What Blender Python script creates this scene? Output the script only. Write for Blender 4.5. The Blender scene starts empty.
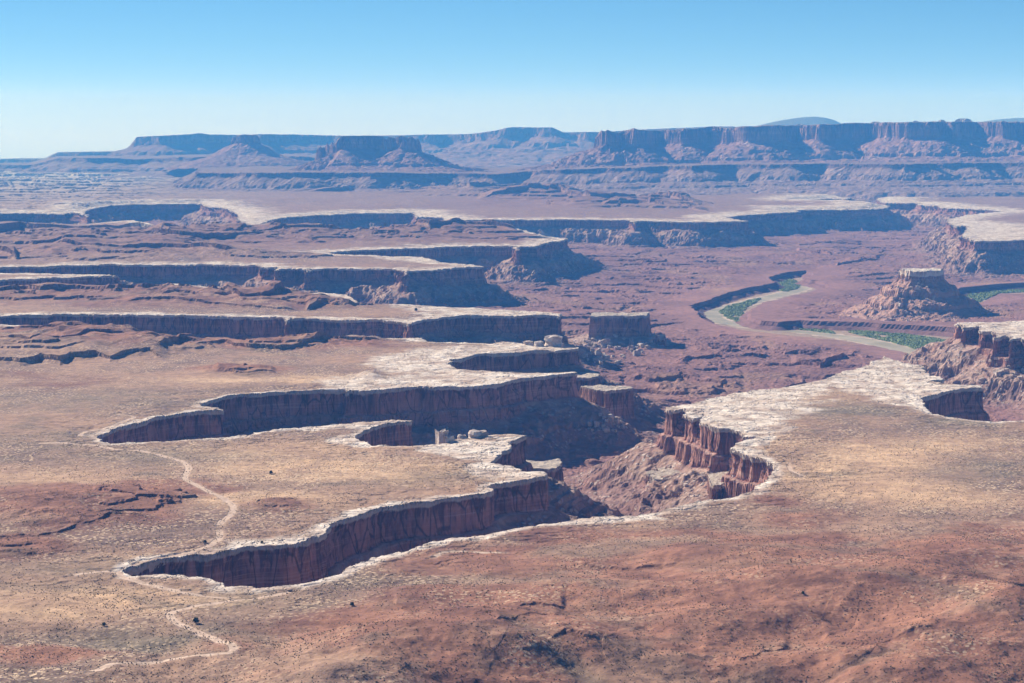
import bpy, math, time
import numpy as np
T0 = time.time()
F32 = np.float32
HAZE_D = 4.5e-5
SUN_AZ, SUN_EL, SUN_E = 48.0, 31.0, 5.0
SKY_S, EXPO = 0.07, 0.9
SKY_LO, SKY_HI, SKY_ZE = (1.12, 1.26, 2.9, 1), (0.36, 0.60, 0.86, 1), (0.21, 0.24, 0.42, 1)
# ------------------------------------------------------------------ camera model
W, Hh, FPX = 1024, 683, 2000.0
CAMZ = 490.0
RE = 6.371e6
TH = math.atan((341.5 - 137.0) / FPX)
CT, ST = math.cos(TH), math.sin(TH)

def ray(px, py):
    u = (np.asarray(px, float) - 512.0) / FPX
    v = (341.5 - np.asarray(py, float)) / FPX
    return u, CT + v * ST, -ST + v * CT

def ground(px, py, z=0.0):
    """point of the level z (above the curved datum) seen at a place of the photo"""
    dx, dy, dz = ray(px, py)
    L = np.hypot(dx, dy)
    s = -dz / L
    h = CAMZ - z
    r = RE * (s - np.sqrt(np.maximum(s * s - 2 * h / RE, 1e-12)))
    return dx / L * r, dy / L * r

def zlevel(px, py, Y):
    """height above the curved datum at forward distance Y that shows at row py"""
    dx, dy, dz = ray(px, py)
    r = Y * np.hypot(dx, dy) / dy
    return CAMZ + dz / dy * Y + r * r / (2 * RE)

def xat(px, Y, py=150.0):
    dx, dy, dz = ray(px, py)
    return dx / dy * Y

# ------------------------------------------------------------------ noise
rng = np.random.default_rng(7)
ANG = rng.random((256, 256)) * 2 * np.pi
GX, GY = np.cos(ANG).astype(F32), np.sin(ANG).astype(F32)

def perlin(x, y):
    x = np.asarray(x); y = np.asarray(y)
    fx, fy = np.floor(x), np.floor(y)
    ix, iy = fx.astype(np.int32) & 255, fy.astype(np.int32) & 255
    u, v = (x - fx).astype(F32), (y - fy).astype(F32)
    jx, jy = (ix + 1) & 255, (iy + 1) & 255
    a = GX[ix, iy] * u + GY[ix, iy] * v
    b = GX[jx, iy] * (u - 1) + GY[jx, iy] * v
    c = GX[ix, jy] * u + GY[ix, jy] * (v - 1)
    d = GX[jx, jy] * (u - 1) + GY[jx, jy] * (v - 1)
    su = u * u * u * (u * (u * 6 - 15) + 10)
    sv = v * v * v * (v * (v * 6 - 15) + 10)
    ab = a + (b - a) * su
    return (ab + (c + (d - c) * su - ab) * sv) * 1.5

def fbm(x, y, wl, octs=4, gain=0.5, ox=0.0):
    s = 0; a = 1.0; t = 0
    for k in range(octs):
        s = s + a * perlin(x / wl + 17.3 * k + ox, y / wl + 9.1 * k + ox * 1.7)
        t += a; a *= gain; wl *= 0.49
    return s / t * 1.35

def ridge(x, y, wl, octs=3, ox=0.0, gain=0.5):
    s = 0; a = 1.0; t = 0
    for k in range(octs):
        s = s + a * (1 - 2.2 * np.abs(perlin(x / wl + 13.7 * k + ox, y / wl + 5.9 * k + ox * 1.3)))
        t += a; a *= gain; wl *= 0.49
    return s / t

def sst(a, b, x):
    t = np.clip((x - a) / (b - a), 0, 1)
    return t * t * (3 - 2 * t)

def terrace(h, step, flat=0.86, gent=0.35):
    k = np.floor(h / step); f = h / step - k
    return (k + np.where(f < flat, f / flat * gent, gent + (f - flat) / (1 - flat) * (1 - gent))) * step

# ------------------------------------------------------------------ signed distance
def poly_sdf(px, py, P, far=900.0):
    """signed distance (positive inside) and unit vector pointing inwards"""
    P = np.asarray(P, float)
    A = P; B = np.roll(P, -1, 0)
    n = px.size
    best = np.full(n, far * far, F32)
    nx = np.zeros(n, F32); ny = np.zeros(n, F32)
    ins = np.zeros(n, bool)
    CH = 60000
    for s in range(0, n, CH):
        x = px[s:s + CH].astype(F32); y = py[s:s + CH].astype(F32)
        x0, x1, y0, y1 = x.min(), x.max(), y.min(), y.max()
        bb = best[s:s + CH]; bx = nx[s:s + CH]; by = ny[s:s + CH]; bi = ins[s:s + CH]
        for (ax, ay), (cx, cy) in zip(A, B):
            lo, hi = min(ay, cy), max(ay, cy)
            if hi >= y0 and lo <= y1 and max(ax, cx) >= x0 and ay != cy:
                cr = (ay > y) != (cy > y)
                bi ^= cr & (x < (cx - ax) * (y - ay) / (cy - ay) + ax)
            if lo - far > y1 or hi + far < y0 or min(ax, cx) - far > x1 or max(ax, cx) + far < x0:
                continue
            ex, ey = cx - ax, cy - ay
            L2 = ex * ex + ey * ey
            if L2 < 1e-6: continue
            rx, ry = x - F32(ax), y - F32(ay)
            t = np.clip((rx * F32(ex) + ry * F32(ey)) / F32(L2), 0, 1)
            qx, qy = rx - t * F32(ex), ry - t * F32(ey)
            d2 = qx * qx + qy * qy
            m = d2 < bb
            bb[m] = d2[m]; bx[m] = qx[m]; by[m] = qy[m]
    d = np.sqrt(best)
    sg = np.where(ins, 1.0, -1.0).astype(F32)
    nn = np.maximum(np.hypot(nx, ny), 1e-3)
    return d * sg, nx / nn * sg, ny / nn * sg

# ------------------------------------------------------------------ scene helpers
sc = bpy.context.scene
COL = sc.collection

def tag(o, label=None, cat=None, group=None, kind=None):
    if label: o['label'] = label
    if cat: o['category'] = cat
    if group: o['group'] = group
    if kind: o['kind'] = kind
    return o

def mesh_obj(name, V, Fc, mat, parent=None, attrs=None, smooth=False):
    V = np.ascontiguousarray(V, F32); Fc = np.ascontiguousarray(Fc, np.int32)
    k = Fc.shape[1]
    me = bpy.data.meshes.new(name)
    me.vertices.add(len(V)); me.vertices.foreach_set('co', V.ravel())
    me.loops.add(Fc.size); me.loops.foreach_set('vertex_index', Fc.ravel())
    me.polygons.add(len(Fc))
    me.polygons.foreach_set('loop_start', np.arange(0, Fc.size, k, dtype=np.int32))
    me.polygons.foreach_set('use_smooth', np.full(len(Fc), smooth, bool))
    me.update(calc_edges=True)
    for an, (kind, arr) in (attrs or {}).items():
        a = me.attributes.new(an, kind, 'POINT')
        if kind == 'FLOAT_COLOR':
            c = np.ones((len(V), 4), F32); c[:, :3] = arr
            a.data.foreach_set('color', c.ravel())
        else:
            a.data.foreach_set('value', np.ascontiguousarray(arr, F32))
    me.materials.append(mat)
    o = bpy.data.objects.new(name, me); COL.objects.link(o)
    if parent is not None: o.parent = parent
    return o

def empty(name, loc):
    o = bpy.data.objects.new(name, None); COL.objects.link(o); o.location = loc
    o.empty_display_size = 10
    return o

def curve_drop(x, y): return (x * x + y * y) / (2 * RE)

# ------------------------------------------------------------------ materials
def nmat(name, rough=0.95):
    m = bpy.data.materials.new(name); m.use_nodes = True
    nt = m.node_tree; b = nt.nodes['Principled BSDF']
    b.inputs['Roughness'].default_value = rough
    b.inputs['Specular IOR Level'].default_value = 0.12
    return m, nt, b

class NB:
    def __init__(s, nt): s.nt = nt
    def n(s, t, **kw):
        o = s.nt.nodes.new(t)
        for k, v in kw.items(): setattr(o, k, v)
        return o
    def l(s, a, b): s.nt.links.new(a, b)
    def val(s, sock, v):
        if hasattr(v, 'is_linked') or hasattr(v, 'links'): s.l(v, sock)
        else: sock.default_value = v
    def math(s, op, a, b=None, c=None, clamp=False):
        o = s.n('ShaderNodeMath', operation=op, use_clamp=clamp)
        s.val(o.inputs[0], a)
        if b is not None: s.val(o.inputs[1], b)
        if c is not None: s.val(o.inputs[2], c)
        return o.outputs[0]
    def mix(s, f, a, b, blend='MIX'):
        o = s.n('ShaderNodeMix', data_type='RGBA', blend_type=blend)
        s.val(o.inputs[0], f)
        for i, v in ((6, a), (7, b)):
            if isinstance(v, tuple): o.inputs[i].default_value = (*v, 1)
            else: s.l(v, o.inputs[i])
        return o.outputs[2]
    def noise(s, vec, scale, detail=4, rough=0.6):
        o = s.n('ShaderNodeTexNoise')
        o.inputs['Scale'].default_value = scale; o.inputs['Detail'].default_value = detail
        o.inputs['Roughness'].default_value = rough
        s.l(vec, o.inputs['Vector']); return o.outputs['Fac']
    def vscale(s, vec, sx, sy, sz):
        o = s.n('ShaderNodeVectorMath', operation='MULTIPLY')
        s.l(vec, o.inputs[0]); o.inputs[1].default_value = (sx, sy, sz); return o.outputs[0]
    def ramp(s, f, lo, hi, a=0.0, b=1.0):
        o = s.n('ShaderNodeMapRange', interpolation_type='SMOOTHSTEP')
        s.val(o.inputs[0], f); o.inputs[1].default_value = lo; o.inputs[2].default_value = hi
        o.inputs[3].default_value = a; o.inputs[4].default_value = b
        return o.outputs[0]
    def attr(s, name):
        o = s.n('ShaderNodeAttribute'); o.attribute_name = name; return o

def rock_nodes(nb, P, base, cliff, hz, fs=1.0, cliff_dark=(0.13, 0.06, 0.052), cliff_pale=(0.46, 0.225, 0.17), cap=(0.5, 0.42, 0.34), capdepth=-7.0):
    """shared rock look: cliff streaks and beds where 'cliff' is 1, ground colour elsewhere"""
    st = nb.noise(nb.vscale(P, 0.16 / fs, 0.16 / fs, 0.010 / fs), 1.0, 4, 0.65)
    st2 = nb.noise(nb.vscale(P, 0.022 / fs, 0.022 / fs, 0.012 / fs), 1.0, 4, 0.65)
    bed = nb.noise(nb.vscale(P, 0.004 / fs, 0.004 / fs, 0.22 / fs), 1.0, 4, 0.7)
    c = nb.mix(nb.ramp(st, 0.25, 0.75), cliff_dark, cliff_pale)  # vertical streaks of dark varnish and paler bare rock, spread by noise
    c = nb.mix(nb.ramp(st2, 0.50, 0.66, 0.0, 0.6), c, (0.50, 0.27, 0.205))
    c = nb.mix(nb.ramp(st2, 0.46, 0.34, 0.0, 0.5), c, (0.12, 0.055, 0.05))
    c = nb.mix(nb.ramp(bed, 0.5, 0.68, 0.0, 0.65), c, (0.52, 0.33, 0.25))
    c = nb.mix(nb.ramp(bed, 0.45, 0.3, 0.0, 0.5), c, (0.13, 0.065, 0.055))
    dr = nb.noise(nb.vscale(P, 0.085 / fs, 0.085 / fs, 0.003 / fs), 1.0, 5, 0.7)
    sl = nb.math('ADD', nb.math('MULTIPLY', hz, -1.0 / fs), nb.math('MULTIPLY', nb.math('SUBTRACT', dr, 0.44), -190.0))
    c = nb.mix(nb.ramp(sl, 5.0, -5.0, 0.0, 0.72), c, (0.075, 0.036, 0.036))
    jt = nb.n('ShaderNodeTexVoronoi', feature='DISTANCE_TO_EDGE'); jt.inputs['Scale'].default_value = 1.0
    nb.l(nb.vscale(P, 0.045 / fs, 0.045 / fs, 0.012 / fs), jt.inputs['Vector'])
    c = nb.mix(nb.ramp(jt.outputs['Distance'], 0.045, 0.01, 0.0, 0.7), c, (0.05, 0.025, 0.025))
    # pale caprock lip at the top of the wall
    hz = nb.math('ADD', hz, nb.math('MULTIPLY', nb.math('SUBTRACT', nb.noise(P, 0.02 / fs, 3), 0.5), 16.0 * fs))
    lip = nb.math('ADD', hz, nb.math('MULTIPLY', nb.math('SUBTRACT', st, 0.5), 5.0))
    c = nb.mix(nb.ramp(lip, capdepth - 1.5, capdepth + 1.5), c, cap)
    return nb.mix(cliff, base, c)

def terrain_material():
    m, nt, b = nmat('desert_ground')
    nb = NB(nt)
    geo = nb.n('ShaderNodeNewGeometry'); P = geo.outputs['Position']
    col = nb.attr('col').outputs['Color']; cliff = nb.attr('cliff').outputs['Fac']
    hz = nb.attr('hz').outputs['Fac']; veg = nb.attr('veg').outputs['Fac']; slab = nb.attr('slab').outputs['Fac']
    dep = nb.attr('rub').outputs['Fac']
    # fine mottling of the soil
    n1 = nb.noise(P, 0.05, 6, 0.65); n2 = nb.noise(P, 0.35, 5, 0.7); n3 = nb.noise(nb.vscale(P, 1, 1, 0), 0.012, 4, 0.6)
    base = nb.mix(nb.ramp(n1, 0.3, 0.7), nb.mix(1.0, col, (0.74, 0.72, 0.72), 'MULTIPLY'), nb.mix(1.0, col, (1.22, 1.2, 1.16), 'MULTIPLY'))
    base = nb.mix(nb.ramp(n2, 0.35, 0.68, 0.35, 0.0), base, nb.mix(1.0, base, (0.5, 0.5, 0.55), 'MULTIPLY'))
    # tufts: pale dry grass dots and dark brush dots on vegetated benches
    vo = nb.n('ShaderNodeTexVoronoi'); vo.inputs['Scale'].default_value = 0.17
    nb.l(nb.vscale(P, 1, 1, 0), vo.inputs['Vector'])
    tuft = nb.ramp(vo.outputs['Distance'], 0.46, 0.26)
    tf = nb.math('MULTIPLY', nb.math('MULTIPLY', tuft, veg), nb.ramp(n3, 0.36, 0.58, 0.15, 1.0), clamp=True)
    base = nb.mix(tf, base, (0.66, 0.50, 0.33))
    vo2 = nb.n('ShaderNodeTexVoronoi'); vo2.inputs['Scale'].default_value = 0.26
    nb.l(nb.vscale(P, 1, 1, 0), vo2.inputs['Vector'])
    dark = nb.math('MULTIPLY', nb.math('MULTIPLY', nb.ramp(vo2.outputs['Distance'], 0.36, 0.2), veg), nb.ramp(n3, 0.62, 0.40, 0.25, 0.85), clamp=True)
    base = nb.mix(dark, base, (0.15, 0.12, 0.085))
    # cracks between pale sandstone slabs
    cr = nb.n('ShaderNodeTexVoronoi', feature='DISTANCE_TO_EDGE'); cr.inputs['Scale'].default_value = 0.045
    wv = nb.n('ShaderNodeVectorMath', operation='ADD')
    nz = nb.n('ShaderNodeTexNoise'); nz.inputs['Scale'].default_value = 0.05; nb.l(P, nz.inputs['Vector'])
    sc_ = nb.n('ShaderNodeVectorMath', operation='SCALE'); nb.l(nz.outputs['Color'], sc_.inputs[0]); sc_.inputs['Scale'].default_value = 38
    nb.l(nb.vscale(P, 0.75, 0.42, 0), wv.inputs[0]); nb.l(sc_.outputs[0], wv.inputs[1]); nb.l(wv.outputs[0], cr.inputs['Vector'])
    ck = nb.math('MULTIPLY', nb.ramp(cr.outputs['Distance'], 0.07, 0.02), slab)
    base = nb.mix(nb.math('MULTIPLY', nb.math('MULTIPLY', ck, 0.7), nb.ramp(nb.noise(P, 0.03, 3), 0.4, 0.6)), base, (0.26, 0.19, 0.14))
    # boulders and rubble on the slopes below the walls
    vr = nb.n('ShaderNodeTexVoronoi'); vr.inputs['Scale'].default_value = 0.09; nb.l(P, vr.inputs['Vector'])
    rb = nb.math('MULTIPLY', nb.ramp(vr.outputs['Distance'], 0.42, 0.25), nb.math('MULTIPLY', dep, nb.ramp(nb.noise(P, 0.02, 3), 0.45, 0.6)), clamp=True)
    base = nb.mix(rb, base, (0.50, 0.42, 0.36))
    out = rock_nodes(nb, P, base, cliff, hz)
    nb.l(out, b.inputs['Base Color'])
    # relief
    bn = nb.noise(P, 0.10, 8, 0.72)
    st = nb.noise(nb.vscale(P, 0.2, 0.2, 0.02), 1.0, 4, 0.6)
    bh = nb.math('ADD', nb.math('MULTIPLY', bn, nb.math('ADD', 2.2, nb.math('MULTIPLY', dep, 3.0))), nb.math('MULTIPLY', nb.math('MULTIPLY', st, cliff), 3.0))
    bh = nb.math('ADD', bh, nb.math('MULTIPLY', nb.math('ADD', rb, nb.math('MULTIPLY', ck, -1.0)), 3.0))
    bh = nb.math('ADD', bh, nb.math('MULTIPLY', dark, 1.2))
    bp = nb.n('ShaderNodeBump'); bp.inputs['Strength'].default_value = 0.8; bp.inputs['Distance'].default_value = 1.0
    nb.l(bh, bp.inputs['Height']); nb.l(bp.outputs['Normal'], b.inputs['Normal'])
    return m

def butte_material(name, fs, lo=(0.30, 0.17, 0.14), top=(0.55, 0.47, 0.38), capd=-5.0, cdark=(0.13, 0.06, 0.05), cpale=(0.42, 0.22, 0.165), cap=(0.5, 0.42, 0.34)):
    m, nt, b = nmat(name)
    nb = NB(nt)
    P = nb.n('ShaderNodeNewGeometry').outputs['Position']
    cliff = nb.attr('cliff').outputs['Fac']; hz = nb.attr('hz').outputs['Fac']
    n1 = nb.noise(P, 0.04 / fs, 6, 0.7)
    n2 = nb.noise(nb.vscale(P, 0.006, 0.006, 0.12), 1.0 / fs, 4, 0.7)
    base = nb.mix(nb.ramp(n1, 0.3, 0.7), tuple(v * 0.8 for v in lo), tuple(min(v * 1.25, .8) for v in lo))
    base = nb.mix(nb.ramp(n2, 0.52, 0.66, 0, 0.55), base, (0.38, 0.27, 0.23))
    base = nb.mix(nb.ramp(n2, 0.46, 0.34, 0, 0.55), base, (0.17, 0.10, 0.085))
    vr = nb.n('ShaderNodeTexVoronoi'); vr.inputs['Scale'].default_value = 0.085 / fs; nb.l(P, vr.inputs['Vector'])
    rb = nb.math('MULTIPLY', nb.ramp(vr.outputs['Distance'], 0.42, 0.25), nb.ramp(nb.noise(P, 0.02 / fs, 3), 0.48, 0.62), clamp=True)
    base = nb.mix(nb.math('MULTIPLY', rb, 0.7), base, (0.48, 0.40, 0.35))
    base = nb.mix(nb.ramp(hz, -1.0, 0.5), base, nb.mix(nb.ramp(n1, 0.35, 0.65), tuple(v * 0.8 for v in top), top))
    out = rock_nodes(nb, P, base, cliff, hz, fs, cdark, cpale, cap, capd)
    nb.l(out, b.inputs['Base Color'])
    bh = nb.math('ADD', nb.math('MULTIPLY', nb.noise(P, 0.09 / fs, 8, 0.72), 6.0 * fs),
                 nb.math('MULTIPLY', nb.math('MULTIPLY', nb.noise(nb.vscale(P, 0.18 / fs, 0.18 / fs, 0.015 / fs), 1.0, 4), cliff), 6.0 * fs))
    bh = nb.math('ADD', bh, nb.math('MULTIPLY', rb, 2.5 * fs))
    bp = nb.n('ShaderNodeBump'); bp.inputs['Strength'].default_value = 0.8; bp.inputs['Distance'].default_value = 1.0
    nb.l(bh, bp.inputs['Height']); nb.l(bp.outputs['Normal'], b.inputs['Normal'])
    return m

# ------------------------------------------------------------------ traced rims (all lie on the bench level z = 0)
RIM = [
 # nearest canyon, far wall, west to east
 (122.5,568.6),(135,564.7),(153,560),(174,556),(192,554),(209,553),(237,548),(246.5,546),(270,545),(281,544.4),(295.6,542),(309,537),(317,536.6),(322,532.5),(332,524.7),(344.5,518),(358,513),(368,511),(381.5,506),(392,503),(417,501),(449,498),(469,496),(484,494),(493,490),(495,484.5),(498,482),(514,480),(529,478.6),(544,477),(544.6,473.7),
 (537,471.8),(521.6,471),(513.8,466),(490,463),(492,460),(500,452),(510,449),(511,440.5),(523.5,435),(513.8,433.7),(494,434),(484.5,436),(459,438.6),(441.5,442.5),(420,444.4),(392,446),(370,445),(357,438),(358,436),(370,428),(386,424),(411,421.4),(413,420.4),(400,420.2),(378,421.3),(357,423),(335,424),(312,426.4),(294,428),(255,432.3),(251,434),(216,437),(177,440),(138,441.6),(111,443),
 (98,437),(98,434.5),(107,433),(124.5,425),(134,422),(144,419.6),(157.6,415.7),(177,413),(197,411),(212,410),(225,409.3),(222,408.2),(212,407.8),(199.6,406),(199.6,404),(208,400),(226,396),(249,394),(259,392.8),(284,391),(308,390),(337,389),(344,388.6),(346,391),(349,389),(376,390),(399.5,388),(415,387),(435,388),(450,386.5),(478,386),(493,385),(503,382),(517,379),(524.5,377),(546,375),(575,373),(575,371),
 (546,371),(517,371),(497,371),(478,370),(458,368),(449,363.4),(452,359.5),(464,357),(474,354),(501,352),(524.5,351),(556,350),(558.6,351),(561,349.6),(578,349.4),(579,347.5),(564,347),(535,346),(523,342.5),(500,341.6),(489,342.6),(429,341),(420,338.5),(390,337.5),(356,337.5),(307,340),(268,341),(190,338),(125,331.5),(59,328),(21,325),(-40,323),(-60,319),
 (0,316),(29,314.5),(68,313.5),(127,314.5),(164,314.5),(190,315),(256,317),(284,317),(288,320.5),(291,318),(305,318),(356,320),(380,320),(404,321.5),(409,323.8),(419,321),(429,318.6),(448,315.7),(468,314.7),(497,315.7),(546,314.7),(559,315.7),(558,313),
 (552,312),(478,308),(419,305),(389,303.7),(358,302.7),(352,298),(346,294),(300,292),(237,290.6),(225,287),(172,283.5),(121,286),(60,288),(-50,288),(-60,283),(0,279.5),(30,278.5),(75,276.5),(95,275.5),(119,276),(110,274.5),(60,273.5),(-40,272),(-60,270),
 (0,267),(40,266.5),(68,265),(109,264),(162,264.6),(199,264),(258,265),(263,267.5),(275,267),(278,270),(283,268),(304,268.3),(306,270.5),(309,268.6),(327,268),(389,268.6),(403,270),(405,273.5),(408,270.3),(437,270),(452,268),(481.5,266),
 (474,264.5),(439,262),(433,259),(419,257),(380,255.7),(340,254.4),(325,252.5),(340,251),(380,249),(439,247),(468,245.8),(515,246),(517,249),(519,246),(536,246),(552,241.5),(569,239),
 (560,237.5),(545,236),(530,232),(520,228.5),(480,228),(448,227),(417,228),(355,231),(300,232),(262,235),(240,238),(200,236),(176,231),(130,227),(88,226),(50,227),(0,224),(-40,223),(-60,218),
 (0,213),(62,213.5),(75,212),(88,216),(83,211),(95,208),(109,205.5),(137,204),(199,203.6),(203,204),(207,206.5),(226,208),(238,214),(238,220),(250,225),(260,224),(270,220),(281,217.6),(317,215),(358,213),(407,213),(414,211.5),(417,217),(421,216.2),(437,216.8),(443,217),(447,221),(450,219.6),(470,220),(560,219.3),(630,220),(634,222),(638,220.5),(697,222),(747,221),
 (725,217.5),(735,216),(745,215),(775,213),(801,211.5),(794,210),(848,209.5),(884,208.5),(890,206),(882,204.5),(848,203.5),(820,202.5),(798,201.5),(810,200),(833,198),(848,199),(850,196.5),(862,196),(876,196.5),(880,201),(886,202.8),(918,203.2),(922,204.8),(939,205.5),(942,207.5),(961,208.3),(985,209.5),(1007,211),
 (985,213),(972,214.3),(957,217),(947,220),(951,224),(957,226.5),(964,224.5),(969,227),(963,236),(976,241),(1000,240.5),(1024,239.6),(1100,238),(1250,240),(1250,318),(1100,320),(1024,321),(972,322),(955,322.3),
 (957,325),(962,323.6),(966,328.5),(977,326),(981,327),(982,331.5),(990,331),(994,333),(997,337.5),(1005,334.5),(1009,336),(1012,340.5),(1017,337),(1024,339),(1060,343),(1100,350),(1160,380),(1100,412),(1060,418),(1024,420.5),(992,422),(961,418.5),(940,415),(932,412.5),(925,407),(922,400),(922.6,396),(933,394.5),(945,391.6),(961,388.4),(983,387.7),(981,386),(961,385),(940,382.5),(933,380.5),(943,379),(932,376),(921.6,370),(923.6,366),(904,363),(898,360),(882.6,356.4),(874,359.5),(869,364),(853,370),(836,374),(824,378.5),(816,381),(795,384),(781,385.5),(746,392),(728,393.5),(717,396.6),(694,403.4),(668,407),
 (668,409.5),(673,411),(686,408.4),(685.5,412),(684,415),(692,418),(703.5,416),(706,409),(702,415),(701.6,422),(709,425),(717,428),(727,428),(737,430),(744.5,436),(760,437),(735,444),(729,449),(740.6,454),(760,458),(772,463.5),(773,467),(770,474),(764,483.5),(754,491),(737,496),(707,501),(678,507),(649,513),(619,516),(588,516.5),(564.5,520.6),(529,526.4),(478.6,535),(450,537),(436,542),(417,547),(377.6,556),(358,564),(344.5,567.7),(341.5,573.5),(319,580),(299,583),(280,585),(262,587),(254,588),(250,585.6),(221,586),(213,579),(174,575.5),(133,575.5),(122.5,570.6)]
RIM = np.array(RIM, float)
RIMW = np.stack(ground(RIM[:, 0], RIM[:, 1], 0.0), 1)

ZF = -150.0    # general level of the basin floor under the white rim
VAL = np.array([(690,306),(706,301),(724,294),(748,288),(775,283),(768,278),(785,272.5),(806,270.5),(815,274),(805,279),(824,282),(832,287),(806,293),(790,297),(765,303),(751,310),(750,317),(762,321),(778,322.5),(800,320.5),(820,321.5),(860,322.5),(905,325.5),(940,327),(975,330),(1010,345),(1000,362),(930,362),(905,353),(888,349.5),(868,345.5),(840,341),(800,337),(745,331),(712,324),(701,317)], float)
VALW = np.stack(ground(VAL[:, 0], VAL[:, 1], ZF), 1)
VAL2 = np.array([(948,296),(960,288),(1000,284),(1060,281),(1060,294),(1000,294),(982,303),(966,306)], float)
VAL2W = np.stack(ground(VAL2[:, 0], VAL2[:, 1], ZF), 1)
GORGE = np.array([(778,270),(740,268),(700,266),(660,262),(620,259),(600,260),(640,264),(690,268.5),(735,271)], float)

ROADLINES = []
def road_dist(x, y):
    best = np.full(x.size, 40.0, F32)
    for pts, wd in ROADLINES:
        if pts[:, 1].min() - 40 > y.max() or pts[:, 1].max() + 40 < y.min(): continue
        for (ax, ay), (bx, by) in zip(pts[:-1], pts[1:]):
            if min(ay, by) - 30 > y.max() or max(ay, by) + 30 < y.min(): continue
            m = np.nonzero((x > min(ax, bx) - 30) & (x < max(ax, bx) + 30) & (y > min(ay, by) - 30) & (y < max(ay, by) + 30))[0]
            if not m.size: continue
            ex, ey = bx - ax, by - ay; L2 = ex * ex + ey * ey + 1e-6
            rx, ry = x[m] - ax, y[m] - ay; t = np.clip((rx * ex + ry * ey) / L2, 0, 1)
            dd = np.hypot(rx - t * ex, ry - t * ey) - wd / 2
            best[m] = np.minimum(best[m], dd)
    return best

def blob(x, y, cx, cy, wx, wy, z=0.0, p=1.0):
    """elliptic patch on the ground; centre and half sizes read from the photo"""
    x0, y0 = ground(cx, cy, z); x1, _ = ground(cx + wx, cy, z)
    _, ya = ground(cx, cy - wy, z); _, yb = ground(cx, cy + wy, z)
    hw = abs(x1 - x0); hd = abs(ya - yb) / 2
    yc = (ya + yb) / 2
    return np.exp(-(((x - x0 * y / y0) / hw) ** 2 + ((y - yc) / hd) ** 2) ** p).astype(F32)

# (cx, cy, half width, half height, rise m, terrace step)
HILLS = [
 (85,340,110,9,26,8),(30,352,70,6,14,7),(150,350,60,5,14,7),(300,345,90,4,12,7),(240,371,42,4,9,5),(371,376,13,3.2,9,6),
 (100,299,140,5,22,9),(250,301,110,5,24,9),(330,305,60,3.5,14,8),(30,246,160,8,38,14),(190,240,150,7,34,12),(110,258,160,5,20,10),(275,258,60,3.5,18,9),
 (460,236,85,6,36,12),(300,240,110,4,18,9),(590,207,40,4,55,18),(660,207,50,4,48,16),(540,200,60,4,50,16),(480,196,80,4,40,14),(390,240,60,4,14,8),(400,336,32,3.2,14,6),
 (70,505,110,14,9,4),(150,497,70,9,6,4),(50,522,70,7,8,4),(20,545,60,7,5,3),(290,505,50,7,4,3),(15,600,60,12,4,3),
 (575,596,110,16,12,5),(620,660,130,20,13,5),(505,668,90,16,9,5),(730,560,90,16,10,4),(860,600,120,30,14,6),(960,560,110,22,12,5),(900,660,150,26,16,6),(700,620,80,20,10,5),(420,600,60,12,8,4),(460,640,80,18,10,4),(1000,630,90,24,14,6),(390,660,60,16,8,4),
]
WHITE = [ # pale slickrock on the benches: centre, size, band width in metres
 (470,362,110,15,230),(410,380,110,8,150),(480,448,60,10,150),(540,345,60,4,90),(500,470,40,8,60),(760,405,90,26,120),(860,372,70,14,210),(900,385,60,16,200),(930,380,40,10,200),
 (470,310,110,5,110),(300,320,120,3.5,60),(60,331,90,4,70),(440,258,70,5,160),(280,209,70,4,150),(350,210,70,4,120),(1000,232,60,12,260),(960,212,60,6,220),(800,206,100,7,260),(720,218,60,4,200),(870,200,60,5,160),
 (1000,328,60,6,220),(90,314,110,3,60),(300,425,60,5,60),(380,440,60,6,50),(350,352,50,4,80),(255,538,80,6,24),(620,519,60,5,24),(300,292,80,3,70),(100,276,70,2,60),(870,440,1,1,0),(230,325,1,1,0),(745,435,30,25,60),(270,590,90,6,10)]
RED = [(60,505,130,24,1.0),(150,490,90,12,.8),(0,548,90,14,.6),(80,340,160,14,.9),(290,345,140,6,.7),(240,370,60,6,.8),(290,505,60,9,.5),
 (800,520,70,14,.6),(640,560,220,34,.9),(800,590,260,60,1.0),(560,650,300,60,1.0),(900,640,240,70,1.0),(1000,560,120,40,.8),(460,610,80,22,.8),(400,650,60,20,.6),(230,650,50,16,.6),(40,655,80,12,.7),(250,690,90,16,.5),
 (30,246,260,16,.9),(200,240,200,12,.8),(460,236,120,10,.8),(100,299,220,9,.8),(280,302,160,8,.7),(60,380,120,14,.35),(780,500,40,10,.5),(570,205,160,10,.6)]
GOLD = [(560,495,1,1,0),(880,455,60,14,.8),(905,490,50,10,1.0),(870,490,60,10,.8),(940,500,60,8,.7),(770,445,50,10,.5),(830,470,70,12,.7),(960,445,60,10,.5),(330,470,120,14,.7),(280,500,60,9,.7),(220,500,40,8,.8),(60,480,120,10,.4),(320,380,60,4,.9),(120,600,110,12,.6),(40,615,70,8,.6),(190,560,70,6,.4),(400,470,90,9,.5),(300,450,120,10,.4),(450,565,60,9,.6),(250,380,90,4,.5),(780,395,90,10,.35)]
OLIVE = [(840,410,60,8,.9),(960,420,60,10,.6),(980,470,50,14,.6),(170,455,90,9,.7),(60,440,80,10,.5),(200,430,90,6,.4),(80,400,140,12,.4),(240,600,80,12,.6),(170,640,120,14,.8),(100,570,90,10,.5),(420,475,80,8,.6),(760,590,50,10,.5),(470,660,60,10,.3),(60,590,90,8,.5),(700,530,60,6,.4),(850,650,70,8,.5),(380,580,60,10,.5)]

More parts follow.
